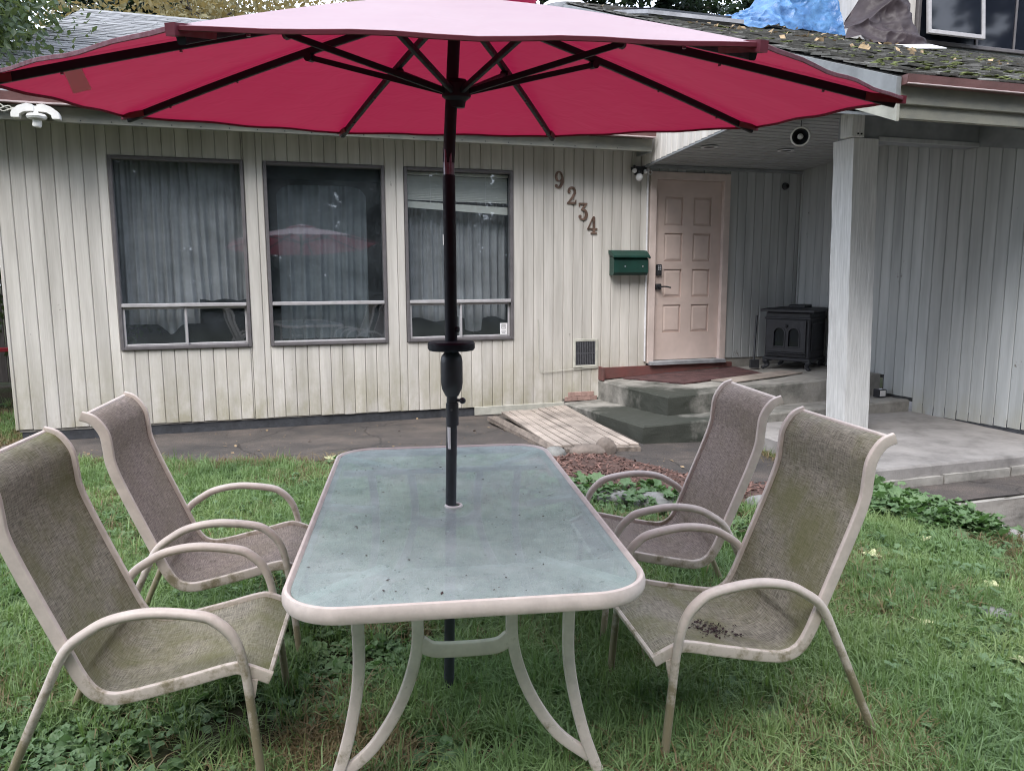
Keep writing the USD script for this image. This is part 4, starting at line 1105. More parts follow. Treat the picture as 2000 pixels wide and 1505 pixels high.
lc = house_thing("flood_light", "black lamp cluster with three white bulbs at the corner by the door", "light", 4.235, -0.06, 2.66)
obj("bracket", cat_(cbx(-0.08, 0.07, -0.04, 0.04, 0.02, 0.055), cbx(-0.03, 0.04, -0.05, 0.05, -0.03, 0.02)), "black_metal", lc)
for x, y, zz, rr in ((-0.075, -0.05, 0.005, 0.027), (-0.02, -0.06, -0.065, 0.042), (0.062, -0.05, 0.0, 0.024)):
    m = trimesh.creation.icosphere(subdivisions=2, radius=rr)
    obj("bulb", move(m, x, y, zz), "bulb_glass", lc, smooth=True)
    obj("lamp_socket", cyl((x, y, zz + rr * 0.8), (x, y + 0.01, zz + rr * 0.8 + 0.035), rr * 0.55, 10), "black_metal", lc)
obj("lens_ring", rot(trimesh.creation.torus(0.022, 0.005, 20, 8), math.pi / 2, (1, 0, 0)).apply_translation((0.11, -0.07, -0.01)), "white_flash", lc, smooth=True)
cm_ = house_thing("security_camera", "small round black camera high on the porch back wall", "camera", 6.215, -0.03, 2.565)
obj("camera_body", rot(revolve([(0, 0.05), (0.03, 0.045), (0.042, 0.02), (0.045, 0), (0, 0)], 20), math.pi / 2, (1, 0, 0)), "black_metal", cm_, smooth=40)
obj("camera_lens", rot(revolve([(0, 0.058), (0.014, 0.055), (0.016, 0.045), (0, 0.045)], 16), math.pi / 2, (1, 0, 0)), "dark_glass", cm_, smooth=40)

# hanging reflector lamp, its bowl facing the lawn
hl = house_thing("hanging_lamp", "round white rimmed lamp with black bowl hanging from the porch ceiling", "lamp", 4.89, -2.0, 2.755)
def face(m):
    m.apply_transform(trimesh.geometry.align_vectors([0, 0, 1], [-0.60, -0.78, -0.16]))
    return m
obj("bowl", face(revolve([(0.078, 0.0), (0.082, 0.006), (0.07, -0.035), (0.045, -0.07), (0.0, -0.085), (0.0, -0.075), (0.04, -0.062), (0.064, -0.03), (0.074, 0.0)], 28)), "black_metal", hl, smooth=40)
obj("rim", face(trimesh.creation.torus(0.079, 0.0075, 32, 10)), "white_plastic", hl, smooth=True)
obj("bulb", face(move(trimesh.creation.icosphere(subdivisions=2, radius=0.027), 0, 0, -0.035)), "bulb_glass", hl, smooth=True)
obj("cord", cyl((0.02, 0.02, 0.07), (0.02, 0.02, 0.148), 0.004, 6), "black_metal", hl)

# wood stove
sv = house_thing("wood_stove", "black cast iron wood stove with two arched door windows on the porch", "stove", 6.10, -0.50, 0.415, math.radians(-58))
hx, hy = 0.26, 0.25
bd = obj("firebox", cat_(cbx(-hx, hx, -hy, hy, 0.13, 0.66, 0.012), cbx(-hx - 0.02, hx + 0.02, -hy - 0.02, hy + 0.02, 0.10, 0.135, 0.01), cbx(-hx - 0.012, hx + 0.012, -hy - 0.012, hy + 0.012, 0.58, 0.605, 0.006)), "stove_iron", sv)
obj("top_plate", hull([(x, y, z) for x, y, z in [(sx * (hx + 0.05), sy * (hy + 0.05), 0.665) for sx in (-1, 1) for sy in (-1, 1)] + [(sx * (hx + 0.05), sy * (hy + 0.05), 0.69) for sx in (-1, 1) for sy in (-1, 1)] + [(sx * (hx - 0.02), sy * (hy - 0.02), 0.71) for sx in (-1, 1) for sy in (-1, 1)]]), "stove_iron", sv)
obj("flue_cover", cbx(-0.06, 0.14, -0.10, 0.12, 0.708, 0.745, 0.01), "stove_iron", sv)
arch = lambda cx: unary_union([sbox(cx - 0.06, 0.27, cx + 0.06, 0.42), Point(cx, 0.42).buffer(0.06)])
door_poly = sbox(-0.21, 0.215, 0.21, 0.56).buffer(0.01)
dr = obj("stove_door", wallprism(door_poly.difference(unary_union([arch(-0.085), arch(0.085)])), 0.024, -hy - 0.001), "stove_iron", sv)
for cx in (-0.085, 0.085):
    obj("door_window", wallprism(arch(cx).buffer(-0.001), 0.004, -hy - 0.003), "dark_glass", dr)
    obj("arch_moulding", wallprism(arch(cx).buffer(0.012).difference(arch(cx)), 0.008, -hy - 0.0255), "stove_iron", dr)
for zz in (0.16, 0.185):
    obj("ash_lip", cbx(-0.23, 0.23, -hy - 0.035, -hy, zz, zz + 0.014, 0.004), "stove_iron", sv)
obj("door_knob", move(trimesh.creation.icosphere(subdivisions=2, radius=0.016), 0.0, -hy - 0.04, 0.505), "stove_iron", sv, smooth=True)
obj("side_panel", cat_(cbx(hx + 0.001, hx + 0.014, -hy + 0.04, hy - 0.04, 0.20, 0.22), cbx(hx + 0.001, hx + 0.014, -hy + 0.04, hy - 0.04, 0.53, 0.55), cbx(hx + 0.001, hx + 0.014, -hy + 0.04, -hy + 0.06, 0.22, 0.53), cbx(hx + 0.001, hx + 0.014, hy - 0.06, hy - 0.04, 0.22, 0.53)), "stove_iron", sv)
for sx in (-1, 1):
    for sy in (-1, 1):
        P = smooth_curve([(sx * (hx - 0.06), sy * (hy - 0.05), 0.12), (sx * (hx - 0.005), sy * (hy - 0.01), 0.09), (sx * (hx - 0.03), sy * (hy - 0.03), 0.04), (sx * (hx + 0.02), sy * (hy + 0.015), 0.0)], 6)
        obj("leg", sweep(P, rrect(0.055, 0.05, 0.012), (0, 1, 0), scale=np.linspace(1.25, 0.65, len(P))), "stove_iron", sv, smooth=40)
tl = obj("fire_iron", cat_(tube(np.array([hw(*p) for p in ((5.66, -0.34, 0.42), (5.72, -0.26, 0.75), (5.79, -0.18, 1.02))]), 0.012, 8), move(cbx(-0.05, 0.05, -0.03, 0.03, 0.0, 0.10), *hw(5.65, -0.36, 0.41))), "black_metal")
tag(tl, "thin black ash shovel leaning on the wall left of the stove", "fire tool")

# doormats and the flattened board on the upper step
def mat_block(pts, t):
    P = np.array([hw(*p) for p in pts])
    return hull(np.vstack([P, P + (0, 0, t)]))
tz = lambda x, y: 0.30 + 0.047 * (x - 3.79) - 0.02 * y
dm = obj("doormat", mat_block([(4.05, -0.12, tz(4.05, -.12) + .004), (5.55, -0.12, tz(5.55, -.12) + .004), (5.45, -0.80, tz(5.45, -.8) + .004), (4.38, -0.95, tz(4.38, -.95) + .004)], 0.014), "red_mat")
tag(dm, "worn dark red mat on the top step before the door", "doormat")
cbd = obj("flat_cardboard", mat_block([(4.72, -0.92, tz(4.72, -.92) + .006), (5.75, -0.75, tz(5.75, -.75) + .006), (5.80, -1.05, tz(5.8, -1.05) + .006), (4.85, -1.20, tz(4.85, -1.2) + .006)], 0.01), "panel_cream")
tag(cbd, "flat pale board lying on the top step in front of the dark mat", "board")
sb = house_thing("small_box", "small black box with white label on the lower step end", "box", 6.33, -1.63, 0.215)
obj("box_shell", cbx(-0.055, 0.055, -0.04, 0.04, 0, 0.085, 0.006), "black_metal", sb)
obj("box_label", cbx(-0.036, 0.036, -0.0435, -0.0395, 0.012, 0.074, 0.001), "paper_white", sb)

# slatted panel on planks beside the step
rp = thing("slatted_panel", "worn cream slatted panel lying on the ground left of the steps", "panel")
c00, c10, c11, c01 = hw(2.52, -0.32, 0.045), hw(3.33, -0.17, 0.052), hw(3.22, -2.21, 0.042), hw(2.50, -1.98, 0.036)
NS = 9
for k in range(NS):
    a0, a1 = k / NS, (k + 0.86) / NS
    tops = []
    for q_ in np.linspace(0, 1, 9):
        for a in (a0, a1):
            p = (1 - q_) * ((1 - a) * c00 + a * c10) + q_ * ((1 - a) * c01 + a * c11)
            tops.append(p + (0, 0, 0.006 * math.sin(4 * q_ + 1 + k) + 0.0015 * (k % 3)))
    tops = np.array(tops)
    V = np.vstack([tops, tops - (0, 0, 0.012)])
    F = []
    for q_ in range(8):
        a = 2 * q_
        F += [(a, a + 2, a + 3), (a, a + 3, a + 1), (a + 18, a + 21, a + 20), (a + 18, a + 19, a + 21), (a, a + 18, a + 20), (a, a + 20, a + 2), (a + 1, a + 3, a + 21), (a + 1, a + 21, a + 19)]
    F += [(0, 1, 19), (0, 19, 18), (16, 34, 35), (16, 35, 17)]
    m = trimesh.Trimesh(V, F, process=False); m.fix_normals()
    obj("slat", m, "panel_cream", rp)
under = np.array([c00, c10, c11, c01]) - (0, 0, 0.013)
obj("backing_board", hull(np.vstack([under * 0.999 + 0.001 * under.mean(0), under - (0, 0, 0.012)])), "old_plank", rp)
r = np.random.default_rng(77)
for k in range(11):
    a, b = r.uniform(0, 0.9), r.uniform(0.0, 0.35)
    p = (1 - b) * ((1 - a) * c00 + a * c10) + b * ((1 - a) * c01 + a * c11)
for lab, pts_ in (("dark old plank under the left edge of the slatted panel", ((2.38, -0.45), (2.47, -2.2), 0.11)), ("short brown plank end under the front edge of the slatted panel", ((2.55, -2.12), (3.2, -2.24), 0.08))):
    (xa, ya), (xb, yb_), wd = pts_
    a, b = hw(xa, ya, 0.0), hw(xb, yb_, 0.0)
    dd = (b - a) / np.linalg.norm(b - a); nn = np.array([-dd[1], dd[0], 0])
    m = hull([p + s_ * nn * wd / 2 + (0, 0, zz) for p in (a, b) for s_ in (-1, 1) for zz in (-0.01, 0.032)])
    tag(obj("plank", roughen(m, 0.08, 0.012, 12, 3), "old_plank"), lab, "plank")

# stones
for k, (p, size, mt, lab) in enumerate([((0.36, 6.22), (0.085, 0.07, 0.075), "stone_grey", "grey stone at the table's far right corner beside the bed"), ((0.64, 6.36), (0.15, 0.075, 0.07), "stone_brown", "long brown stone before the slatted panel"),
                                      ((0.80, 6.42), (0.085, 0.07, 0.09), "stone_brown", "upright dark mossy stone touching the slatted panel's front edge"), ((0.93, 4.86), (0.13, 0.10, 0.075), "stone_grey", "pale rounded stone at the lower edge of the mulch bed"),
                                      ((0.68, 4.98), (0.12, 0.09, 0.06), "stone_grey", "grey stone half hidden by weeds behind the right far chair arm"), ((1.62, 4.86), (0.10, 0.08, 0.06), "stone_grey", "grey stone between the two right chairs' backs"), ((2.13, 3.22), (0.085, 0.06, 0.035), "stone_grey", "flat grey stone lying in the grass on the right"),
                                      ((-3.92, 6.42), (0.14, 0.10, 0.06), "stone_brown", "brown stone at the left corner of the house")]):
    m = rock(size, k + 2)
    tag(obj("stone", move(m, p[0], p[1], float(ground_height(p[0], p[1])) + size[2] * 0.55), mt, smooth=50), lab, "stone")
for k, (x, y, a, lab) in enumerate([(-4.05, 6.66, 0.4, "dark edging brick at the house's left corner, nearest the wall"), (-4.30, 6.55, 0.9, "dark edging brick left of the other at the house corner")]):
    m = move(rot(cbx(-0.12, 0.12, -0.06, 0.06, 0, 0.07, 0.01), a, (0, 0, 1)), x, y, -0.01)
    tag(obj("edging_brick", m, "stone_brown"), lab, "brick")

# ------------------------------------------------------------------ table
TH, TW, TL = 0.72, 0.95, 1.755
tb_ = thing("patio_table", "rectangular patio table with frosted glass top and taupe metal frame", "table", (-0.211, 2.638, 0), math.radians(7.5))


def round_poly(w, l, r):
    return sbox(-w / 2 + r, -l / 2 + r, w / 2 - r, l / 2 - r).buffer(r, 10)


outer = np.array(round_poly(TW, TL, 0.165).exterior.coords)[:-1]
# rim profile: rounded band
loop = outer[::-1]
sec = [(0.0, 0.014), (0.006, 0.019), (0.014, 0.017), (0.019, 0.006), (0.0195, -0.012), (0.014, -0.024), (0.004, -0.026), (-0.012, -0.022), (-0.018, -0.008), (-0.018, 0.004), (-0.004, 0.006)]
c2 = np.vstack([loop, loop[:2]])
d2 = np.roll(loop, -1, 0) - np.roll(loop, 1, 0); d2 /= np.linalg.norm(d2, axis=1, keepdims=True)
n2 = np.stack([d2[:, 1], -d2[:, 0]], 1)
if ((loop + n2 * 0.01) ** 2).sum(1).mean() < (loop ** 2).sum(1).mean():
    n2 = -n2
V = np.array([[*(p + n * (a - 0.019)), TH - 0.018 + b] for p, n in zip(loop, n2) for a, b in sec])
k_ = len(sec); n_ = len(loop)
F = [((i * k_ + j), ((i + 1) % n_) * k_ + j, ((i + 1) % n_) * k_ + (j + 1) % k_) for i in range(n_) for j in range(k_)] + [((i * k_ + j), ((i + 1) % n_) * k_ + (j + 1) % k_, i * k_ + (j + 1) % k_) for i in range(n_) for j in range(k_)]
m = trimesh.Trimesh(V, F, process=False); m.fix_normals()
obj("rim", m, "table_paint", tb_, smooth=40)
gp = round_poly(TW - 0.045, TL - 0.045, 0.145)
hole = Point(-0.001, -0.071).buffer(0.024, 12)
obj("glass_top", prism(gp.difference(hole), 0.006, TH - 0.012), "table_glass", tb_)
obj("hole_ring", move(trimesh.creation.torus(0.026, 0.006, 28, 8), -0.001, -0.071, TH - 0.004), "white_plastic", tb_, smooth=True)
LS = rrect(0.034, 0.026, 0.008)
for e in (-1, 1):
    y = e * 0.575
    for s in (-1, 1):
        P = smooth_curve([(s * 0.315, y, 0.69), (s * 0.300, y, 0.52), (s * 0.305, y, 0.36), (s * 0.345, y + e * 0.01, 0.17), (s * 0.41, y + e * 0.02, -0.01)], 6)
        obj("leg", sweep(P, LS, (0, 1, 0)), "table_paint", tb_, smooth=40)
        P = smooth_curve([(s * 0.150, y, 0.69), (s * 0.135, y, 0.56), (s * 0.140, y, 0.44), (s * 0.185, y, 0.30), (s * 0.265, y, 0.17), (s * 0.362, y + e * 0.008, 0.09)], 6)
        obj("inner_leg", sweep(P, LS, (0, 1, 0)), "table_paint", tb_, smooth=40)
        P = np.array([(s * 0.425, e * 0.775, 0.694), (s * 0.22, e * 0.565, 0.694)])
        obj("support_bar", sweep(P, rrect(0.044, 0.018, 0.004)), "bar_paint", tb_, smooth=40)
    P = np.array([(e * 0.455, 0.055, 0.694), (e * 0.27, -0.01, 0.694)])
    obj("support_bar", sweep(P, rrect(0.036, 0.018, 0.004)), "bar_paint", tb_, smooth=40)
    P = smooth_curve([(-0.128, y, 0.475), (-0.09, y, 0.452), (0.0, y, 0.448), (0.09, y, 0.452), (0.128, y, 0.475)], 5)
    obj("crossbar", sweep(P, rrect(0.022, 0.045, 0.007), (0, 0, 1)), "table_paint", tb_, smooth=40)
    obj("cross_rail", cbx(-0.43, 0.43, e * 0.575 - 0.012, e * 0.575 + 0.012, 0.668, 0.69, 0.004), "table_paint", tb_)
# specks, drops and bits on the glass
r = np.random.default_rng(14)
qs = []
for k in range(190):
    x, y = r.uniform(-0.43, 0.43), r.uniform(-0.83, 0.83)
    qs.append(leaf_quad(r, r.choice([0.006, 0.009, 0.014], p=[.6, .3, .1]), (x, y, TH - 0.003), 0.15))
sp = obj("leaf_bits", leaf_mesh(qs), "debris_dark", tb_)
tag(sp, kind="stuff")
dr_ = []
for k in range(260):
    x, y = r.uniform(-0.43, 0.43), r.uniform(-0.83, 0.0) if k % 3 else r.uniform(-0.83, 0.8)
    m = trimesh.creation.icosphere(subdivisions=1)
    q_ = r.uniform(0.0018, 0.0042)
    m.vertices = m.vertices * (q_, q_, q_ * 0.45) + (x, y, TH - 0.0062)
    dr_.append(m)
mat("water_drop", {"p": ("principled_bsdf", {"base_color": (0.9, 0.95, 0.95), "roughness": 0.03, "transmission_weight": 1.0, "ior": 1.33})})
tag(obj("rain_drops", cat_(*dr_), "water_drop", tb_, smooth=True), kind="stuff")

# ------------------------------------------------------------------ umbrella
PX, PY = -0.203, 2.568
um = thing("patio_umbrella", "large red octagonal patio umbrella on a dark pole through the table", "umbrella", (PX, PY, 0), 0)
JZ = 1.865
obj("lower_pole", cyl((-0.03, 0.02, -0.05), (0.001, 0, 1.135), 0.0185, 20), "pole_grey", um, smooth=40)
obj("pole_collar", cyl((0, 0, 1.0), (0, 0, 1.075), 0.0215, 20), "pole_grey", um, smooth=40)
obj("grip", revolve([(0.0, 1.10), (0.022, 1.10), (0.034, 1.125), (0.037, 1.145), (0.037, 1.215), (0.034, 1.235), (0.022, 1.25), (0.0, 1.25)], 28), "pole_grey", um, smooth=40)
obj("disc", revolve([(0.0, 1.255), (0.074, 1.255), (0.079, 1.262), (0.079, 1.278), (0.074, 1.284), (0.03, 1.287), (0.0, 1.287)], 36), "umbrella_black", um, smooth=30)
obj("upper_pole", cyl((0, 0, 1.24), (0, 0, JZ - 0.04), 0.0205, 20), "umbrella_black", um, smooth=40)
obj("thumb_screw", cat_(cyl((0.015, -0.004, 1.085), (0.036, -0.01, 1.085), 0.006, 8), move(trimesh.creation.icosphere(subdivisions=2, radius=0.011), 0.036, -0.01, 1.085)), "pole_grey", um, smooth=40)
obj("pole_button", cyl((-0.001, -0.02, 1.055), (-0.001, -0.025, 1.055), 0.004, 8), "steel", um)
obj("push_button", cyl((0.018, -0.008, 1.325), (0.026, -0.011, 1.325), 0.009, 10), "umbrella_black", um)
a_ = np.radians(np.linspace(195, 255, 8))
sv_ = np.array([(0.0193 * math.cos(q_), 0.0193 * math.sin(q_), zz) for zz in (0.92, 0.995) for q_ in a_])
obj("pole_label", (sv_, np.array([[i, i + 1, i + 9, i + 8] for i in range(7)])), "paper_white", um)
obj("tilt_joint", cat_(cyl((0, 0, JZ - 0.045), (0, 0, JZ + 0.045), 0.0185, 20), *[cbx(-0.004 + dx, 0.004 + dx, -0.0205, -0.015, JZ - 0.04, JZ + 0.04, 0.002) for dx in (-0.008, 0.008)]), "steel", um, smooth=40)
nz = np.array([0.0122, -0.107, 0.9942]); nz /= np.linalg.norm(nz)
exv = np.array([1, 0, 0]) - nz[0] * nz; exv /= np.linalg.norm(exv)
eyv = np.cross(nz, exv)
JP = np.array([0, 0, JZ])
RIM_C = np.array([-0.174 - PX, 2.553 - PY, 2.032])
UR, ROT0, APEX = 1.30, -0.2933, 0.325


def uw_(rad, ang, h):
    """umbrella coordinates: radius, angle, height over the rim plane"""
    return RIM_C + rad * (math.cos(ang) * exv + math.sin(ang) * eyv) + h * nz


obj("tilting_pole", cyl(JP, uw_(0, 0, APEX - 0.02), 0.0195, 20), "umbrella_black", um, smooth=40)


def rib_h(s):
    """height of the rib over the rim plane at radius fraction s"""
    return APEX * (1 - s) + 0.012 * math.sin(math.pi * s)


for k in range(8):
    a0, a1 = ROT0 + k * math.pi / 4, ROT0 + (k + 1) * math.pi / 4
    nr, na = 22, 15
    V = []
    for i in range(nr):
        s = 0.03 + 0.97 * i / (nr - 1)
        p0, p1 = uw_(UR * s, a0, rib_h(s)), uw_(UR * s, a1, rib_h(s))
        for j in range(na):
            t = j / (na - 1)
            sag = 4 * t * (1 - t)
            p = p0 * (1 - t) + p1 * t - nz * sag * (0.012 * s * (1 - s) + 0.003 * (s ** 4) * math.sin(17 * t + 2 * k))
            if s > 0.6:
                cdir = (RIM_C - p); cdir -= nz * (cdir @ nz)
                p = p + cdir / (np.linalg.norm(cdir) + 1e-9) * sag * 0.004 * ((s - 0.6) / 0.4) ** 2
            p = p + nz * 0.003 * math.sin(9 * s + 5 * k) * sag * (1 - s)
            V.append(p)
    F = []
    for i in range(nr - 1):
        for j in range(na - 1):
            q_ = i * na + j
            F += [(q_, q_ + na, q_ + na + 1), (q_, q_ + na + 1, q_ + 1)]
    m = trimesh.Trimesh(np.array(V), F, process=False)
    if (m.face_normals @ nz).mean() < 0:
        m.invert()
    pn = obj("canopy_panel", m, "canopy_cloth", um, smooth=True)
    edge = np.array(V[-na:])
    obj("hem", sweep(edge - nz * 0.003, rrect(0.003, 0.009, 0.001, 2), nz), "canopy_hem", pn)
    # rib, its pocket and strut
    P = np.array([uw_(UR * s, a0, rib_h(s) - 0.020) for s in np.linspace(0.03, 0.985, 12)])
    rb_ = obj("rib", sweep(P, rrect(0.018, 0.023, 0.004), nz), "umbrella_black", um, smooth=40)
    for s in (0.62, 0.84):
        q_ = uw_(UR * s, a0, rib_h(s) - 0.036)
        obj("rivet", cyl(q_ + nz * 0.004, q_ - nz * 0.002, 0.004, 8), "steel", rb_)
    tip = uw_(UR * 1.004, a0, 0.004)
    inn = uw_(UR * 0.925, a0, rib_h(0.925) - 0.006)
    dd = (tip - inn) / np.linalg.norm(tip - inn); sd_ = np.cross(dd, nz)
    P = [inn + sd_ * w - nz * h for w, h in ((-0.016, 0.006), (0.016, 0.006), (0.011, 0.026), (-0.011, 0.026))] + [tip + sd_ * w - nz * h for w, h in ((-0.010, 0.0), (0.010, 0.0), (0.009, 0.020), (-0.009, 0.020))]
    obj("rib_pocket", hull(P), "canopy_hem", um)
    hub = uw_(0.028, a0, 0.045)
    end = uw_(UR * 0.40, a0, rib_h(0.40) - 0.038)
    st_ = obj("strut", sweep(np.array([hub, end]), rrect(0.014, 0.018, 0.003), nz), "umbrella_black", um, smooth=40)
    obj("strut_joint", cyl(end + np.cross(dd, nz) * 0.016, end - np.cross(dd, nz) * 0.016, 0.014, 10), "umbrella_black", st_)
hubm = revolve([(0.0, -0.02), (0.026, -0.02), (0.030, 0.0), (0.046, 0.012), (0.046, 0.05), (0.03, 0.065), (0.0, 0.065)], 24)
Rm = np.eye(4); Rm[:3, 0], Rm[:3, 1], Rm[:3, 2], Rm[:3, 3] = exv, eyv, nz, RIM_C + nz * 0.02
hubm.apply_transform(Rm)
obj("runner", hubm, "umbrella_black", um, smooth=40)
ct = []
for k in range(8):
    a0, a1 = ROT0 + k * math.pi / 4, ROT0 + (k + 1) * math.pi / 4
    ct.append(trimesh.Trimesh([uw_(0.0, 0, APEX + 0.035), uw_(0.26, a0, APEX - 0.025), uw_(0.26, a1, APEX - 0.025)], [[0, 1, 2]], process=False))
obj("vent_top", cat_(*ct), "canopy_cloth", um)
fm = revolve([(0, 0.06), (0.018, 0.05), (0.022, 0.03), (0.03, 0.0), (0.0, 0.0)], 16); Rm[:3, 3] = RIM_C + nz * (APEX + 0.03); fm.apply_transform(Rm)
obj("finial", fm, "umbrella_black", um, smooth=40)
# care label on the left panel (between the ribs 4 and 5)
def panel_pt(s, t, k=4):
    a0, a1 = ROT0 + k * math.pi / 4, ROT0 + (k + 1) * math.pi / 4
    p = uw_(UR * s, a0, rib_h(s)) * (1 - t) + uw_(UR * s, a1, rib_h(s)) * t
    return p - nz * (4 * t * (1 - t) * 0.004 * s + 0.006)
LABEL_AT = (0.90, 0.66)

# ------------------------------------------------------------------ chairs
PROF = dict(T=(.018, 1.0), C=(.072, .955), N=(.092, .811), J=(.223, .479), S=(.336, .326), F=(.673, .387), E=(.770, .350))
WR, WA = 0.251, 0.268
rail_pts = smooth_curve([(.005, 1.003), (.045, .985), (.078, .935), (.087, .875), (.094, .815), (.128, .715), (.223, .479), (.258, .395), (.290, .347), (.336, .326), (.40, .331), (.55, .362), (.655, .386), (.695, .384), (.770, .350)], 7)
arm_pts = smooth_curve([(.738, -.012), (.718, .22), (.700, .40), (.676, .485), (.635, .535), (.585, .560), (.461, .577), (.36, .565), (.295, .535), (.230, .482), (.170, .365), (.09, .19), (.003, -.008)], 6)
CH = [("woven sling patio chair with mossy fabric, front left beside the table", (-1.501, 2.218, 0.153), "sling_mossy"),
      ("woven sling patio chair with greenish fabric and dark debris on its seat", (1.135, 2.563, 3.324), "sling_mossy"),
      ("brown woven sling patio chair at the table's far right, before the mulch bed", (1.066, 3.314, 3.257), "sling_brown"),
      ("brown woven sling patio chair at the table's far left, before the windows", (-1.616, 2.99, 0.187), "sling_brown")]
for lab, (cx, cy, h), cloth in CH:
    c = thing("patio_chair", lab, "chair", (cx, cy, 0), h, "sling chairs around the patio table")
    n = len(rail_pts)
    L = np.r_[0, np.cumsum(np.linalg.norm(np.diff(rail_pts, axis=0), axis=1))]
    tg = np.gradient(rail_pts, axis=0); tg /= np.linalg.norm(tg, axis=1, keepdims=True)
    nm_ = np.stack([-tg[:, 1], tg[:, 0]], 1)          # towards the sitter
    if nm_[n // 3, 0] < 0:
        nm_ = -nm_
    nw = 17
    V, UV = [], []
    for i in range(n):
        for j in range(nw):
            t = 2 * j / (nw - 1) - 1
            sag = (1 - t * t) * (0.022 if i > n * 0.5 else 0.012) * min(1.0, 6 * min(i, n - 1 - i) / n)
            q_ = rail_pts[i] - nm_[i] * (sag - 0.004)
            V.append((q_[0], t * (WR - 0.006), q_[1])); UV.append((L[i], t * WR))
    F = []
    for i in range(n - 1):
        for j in range(nw - 1):
            a = i * nw + j
            F += [(a, a + 1, a + nw + 1), (a, a + nw + 1, a + nw)]
    obj("sling", (np.array(V), np.array(F)), cloth, c, smooth=True, uv=np.array(UV))
    for s in (-1, 1):
        P = np.array([(x, s * WR, z) for x, z in rail_pts])
        obj("side_rail", sweep(P, rrect(0.020, 0.037, 0.007), np.column_stack([nm_[:, 0], 0 * nm_[:, 0], nm_[:, 1]])), "chair_paint", c, smooth=40)
        P = np.array([(x, s * WA, z) for x, z in arm_pts])
        tga = np.gradient(arm_pts, axis=0); tga /= np.linalg.norm(tga, axis=1, keepdims=True)
        zz = arm_pts[:, 1]
        flat = np.clip((zz - 0.40) / 0.12, 0, 1)
        obj("arm_frame", sweep(P, [(0.0150 * math.cos(q_), 0.0130 * math.sin(q_)) for q_ in np.arange(12) * np.pi / 6], np.column_stack([-tga[:, 1], 0 * zz, tga[:, 0]]), scale=1 + 0.18 * flat), "chair_paint", c, smooth=40)
        obj("bracket", hull([(x, s * y, z) for y in (WR + 0.004, WR + 0.012) for x, z in ((0.735, 0.352), (0.715, 0.345), (0.725, 0.30), (0.715, 0.27), (0.69, 0.36))]), "chair_paint", c)
    obj("top_bar", tube([(.010, -WR, .999), (.010, WR, .999)], 0.010, 8), "chair_paint", c, smooth=40)
    obj("front_bar", tube([(.762, -WR, .350), (.762, WR, .350)], 0.010, 8), "chair_paint", c, smooth=40)
    obj("rear_brace", tube([(.216, -WA, .455), (.196, 0, .452), (.216, WA, .455)], 0.010, 8), "chair_paint", c, smooth=40)
    obj("seat_brace", tube([(.60, -WR + .012, .362), (.60, 0, .325), (.60, WR - .012, .362)], 0.009, 8), "chair_paint", c, smooth=40)

# dark debris on the right near chair's seat
r = np.random.default_rng(41)
cx, cy, h = CH[1][1]
qs = []
for k in range(170):
    x, y = r.normal(0.50, 0.045), r.normal(0.06, 0.03) + 0.0
    z_ = np.interp(x, rail_pts[40:, 0], rail_pts[40:, 1]) - 0.012
    p = np.array([cx + math.cos(h) * x - math.sin(h) * y, cy + math.sin(h) * x + math.cos(h) * y, z_ + r.uniform(-0.002, 0.004)])
    qs.append(leaf_quad(r, r.uniform(0.006, 0.016), p, 0.35))
tag(obj("leaf_debris", leaf_mesh(qs), "debris_dark"), "dark crumbled leaf debris on the right near chair's seat", "debris", kind="stuff")

# ------------------------------------------------------------------ lawn
LAWN_OUT = Polygon([tuple(p) for p in [(-7, 0.6), (7, 0.6), (7, 8), (-7, 12), (-7, 6)]])
kerb_poly = Polygon([tuple(hw(a, b)[:2]) for a, b in ((4.34, -3.0), (10, -3.0), (10, -8), (4.34, -8))])
house_poly = Polygon([tuple(hw(a, b)[:2]) for a, b in ((-2.14, -0.02), (9, -0.02), (9, 9), (-2.14, 9))])
LAWN = LAWN_OUT.difference(unary_union([Polygon([tuple(hw(a, b)[:2]) for a, b in ((-2.2, 0.1), (4.3, 0.1), (4.3, -0.9), (-2.2, -0.9))]), PATH.buffer(-0.03), MULCH.buffer(-0.05), kerb_poly, house_poly, SLAB, Polygon([tuple(hw(a, b)[:2]) for a, b in ((3.3, 0), (10, 0), (10, -3.8), (3.3, -2.1))])]))


def tuft(seed, n, hmin, hmax, spread, wmin=0.0018, wmax=0.0042, flop=1.0):
    r = np.random.default_rng(seed)
    V, F = [], []
    for k in range(n):
        bx_, by_ = r.normal(0, spread, 2)
        h = r.uniform(hmin, hmax)
        w = r.uniform(wmin, wmax)
        az = r.uniform(0, 2 * np.pi)
        lean = abs(r.normal(0.45, 0.35)) * flop
        dx_, dy_ = math.cos(az), math.sin(az)
        base = len(V)
        for i, t in enumerate((0, 0.35, 0.7)):
            hz = h * (t - 0.28 * lean * t * t)
            out = h * lean * t * t * 0.9 + 0.1 * t * h
            ww = w * (1 - 0.5 * t)
            V += [(bx_ + dx_ * out - dy_ * ww, by_ + dy_ * out + dx_ * ww, hz), (bx_ + dx_ * out + dy_ * ww, by_ + dy_ * out - dx_ * ww, hz)]
        out = h * lean * 0.95 + 0.1 * h
        V.append((bx_ + dx_ * out, by_ + dy_ * out, h * (1 - 0.45 * lean) if lean < 1.3 else h * 0.4))
        F += [(base, base + 1, base + 3), (base, base + 3, base + 2), (base + 2, base + 3, base + 5), (base + 2, base + 5, base + 4), (base + 4, base + 5, base + 6)]
    return trimesh.Trimesh(V, F, process=False)


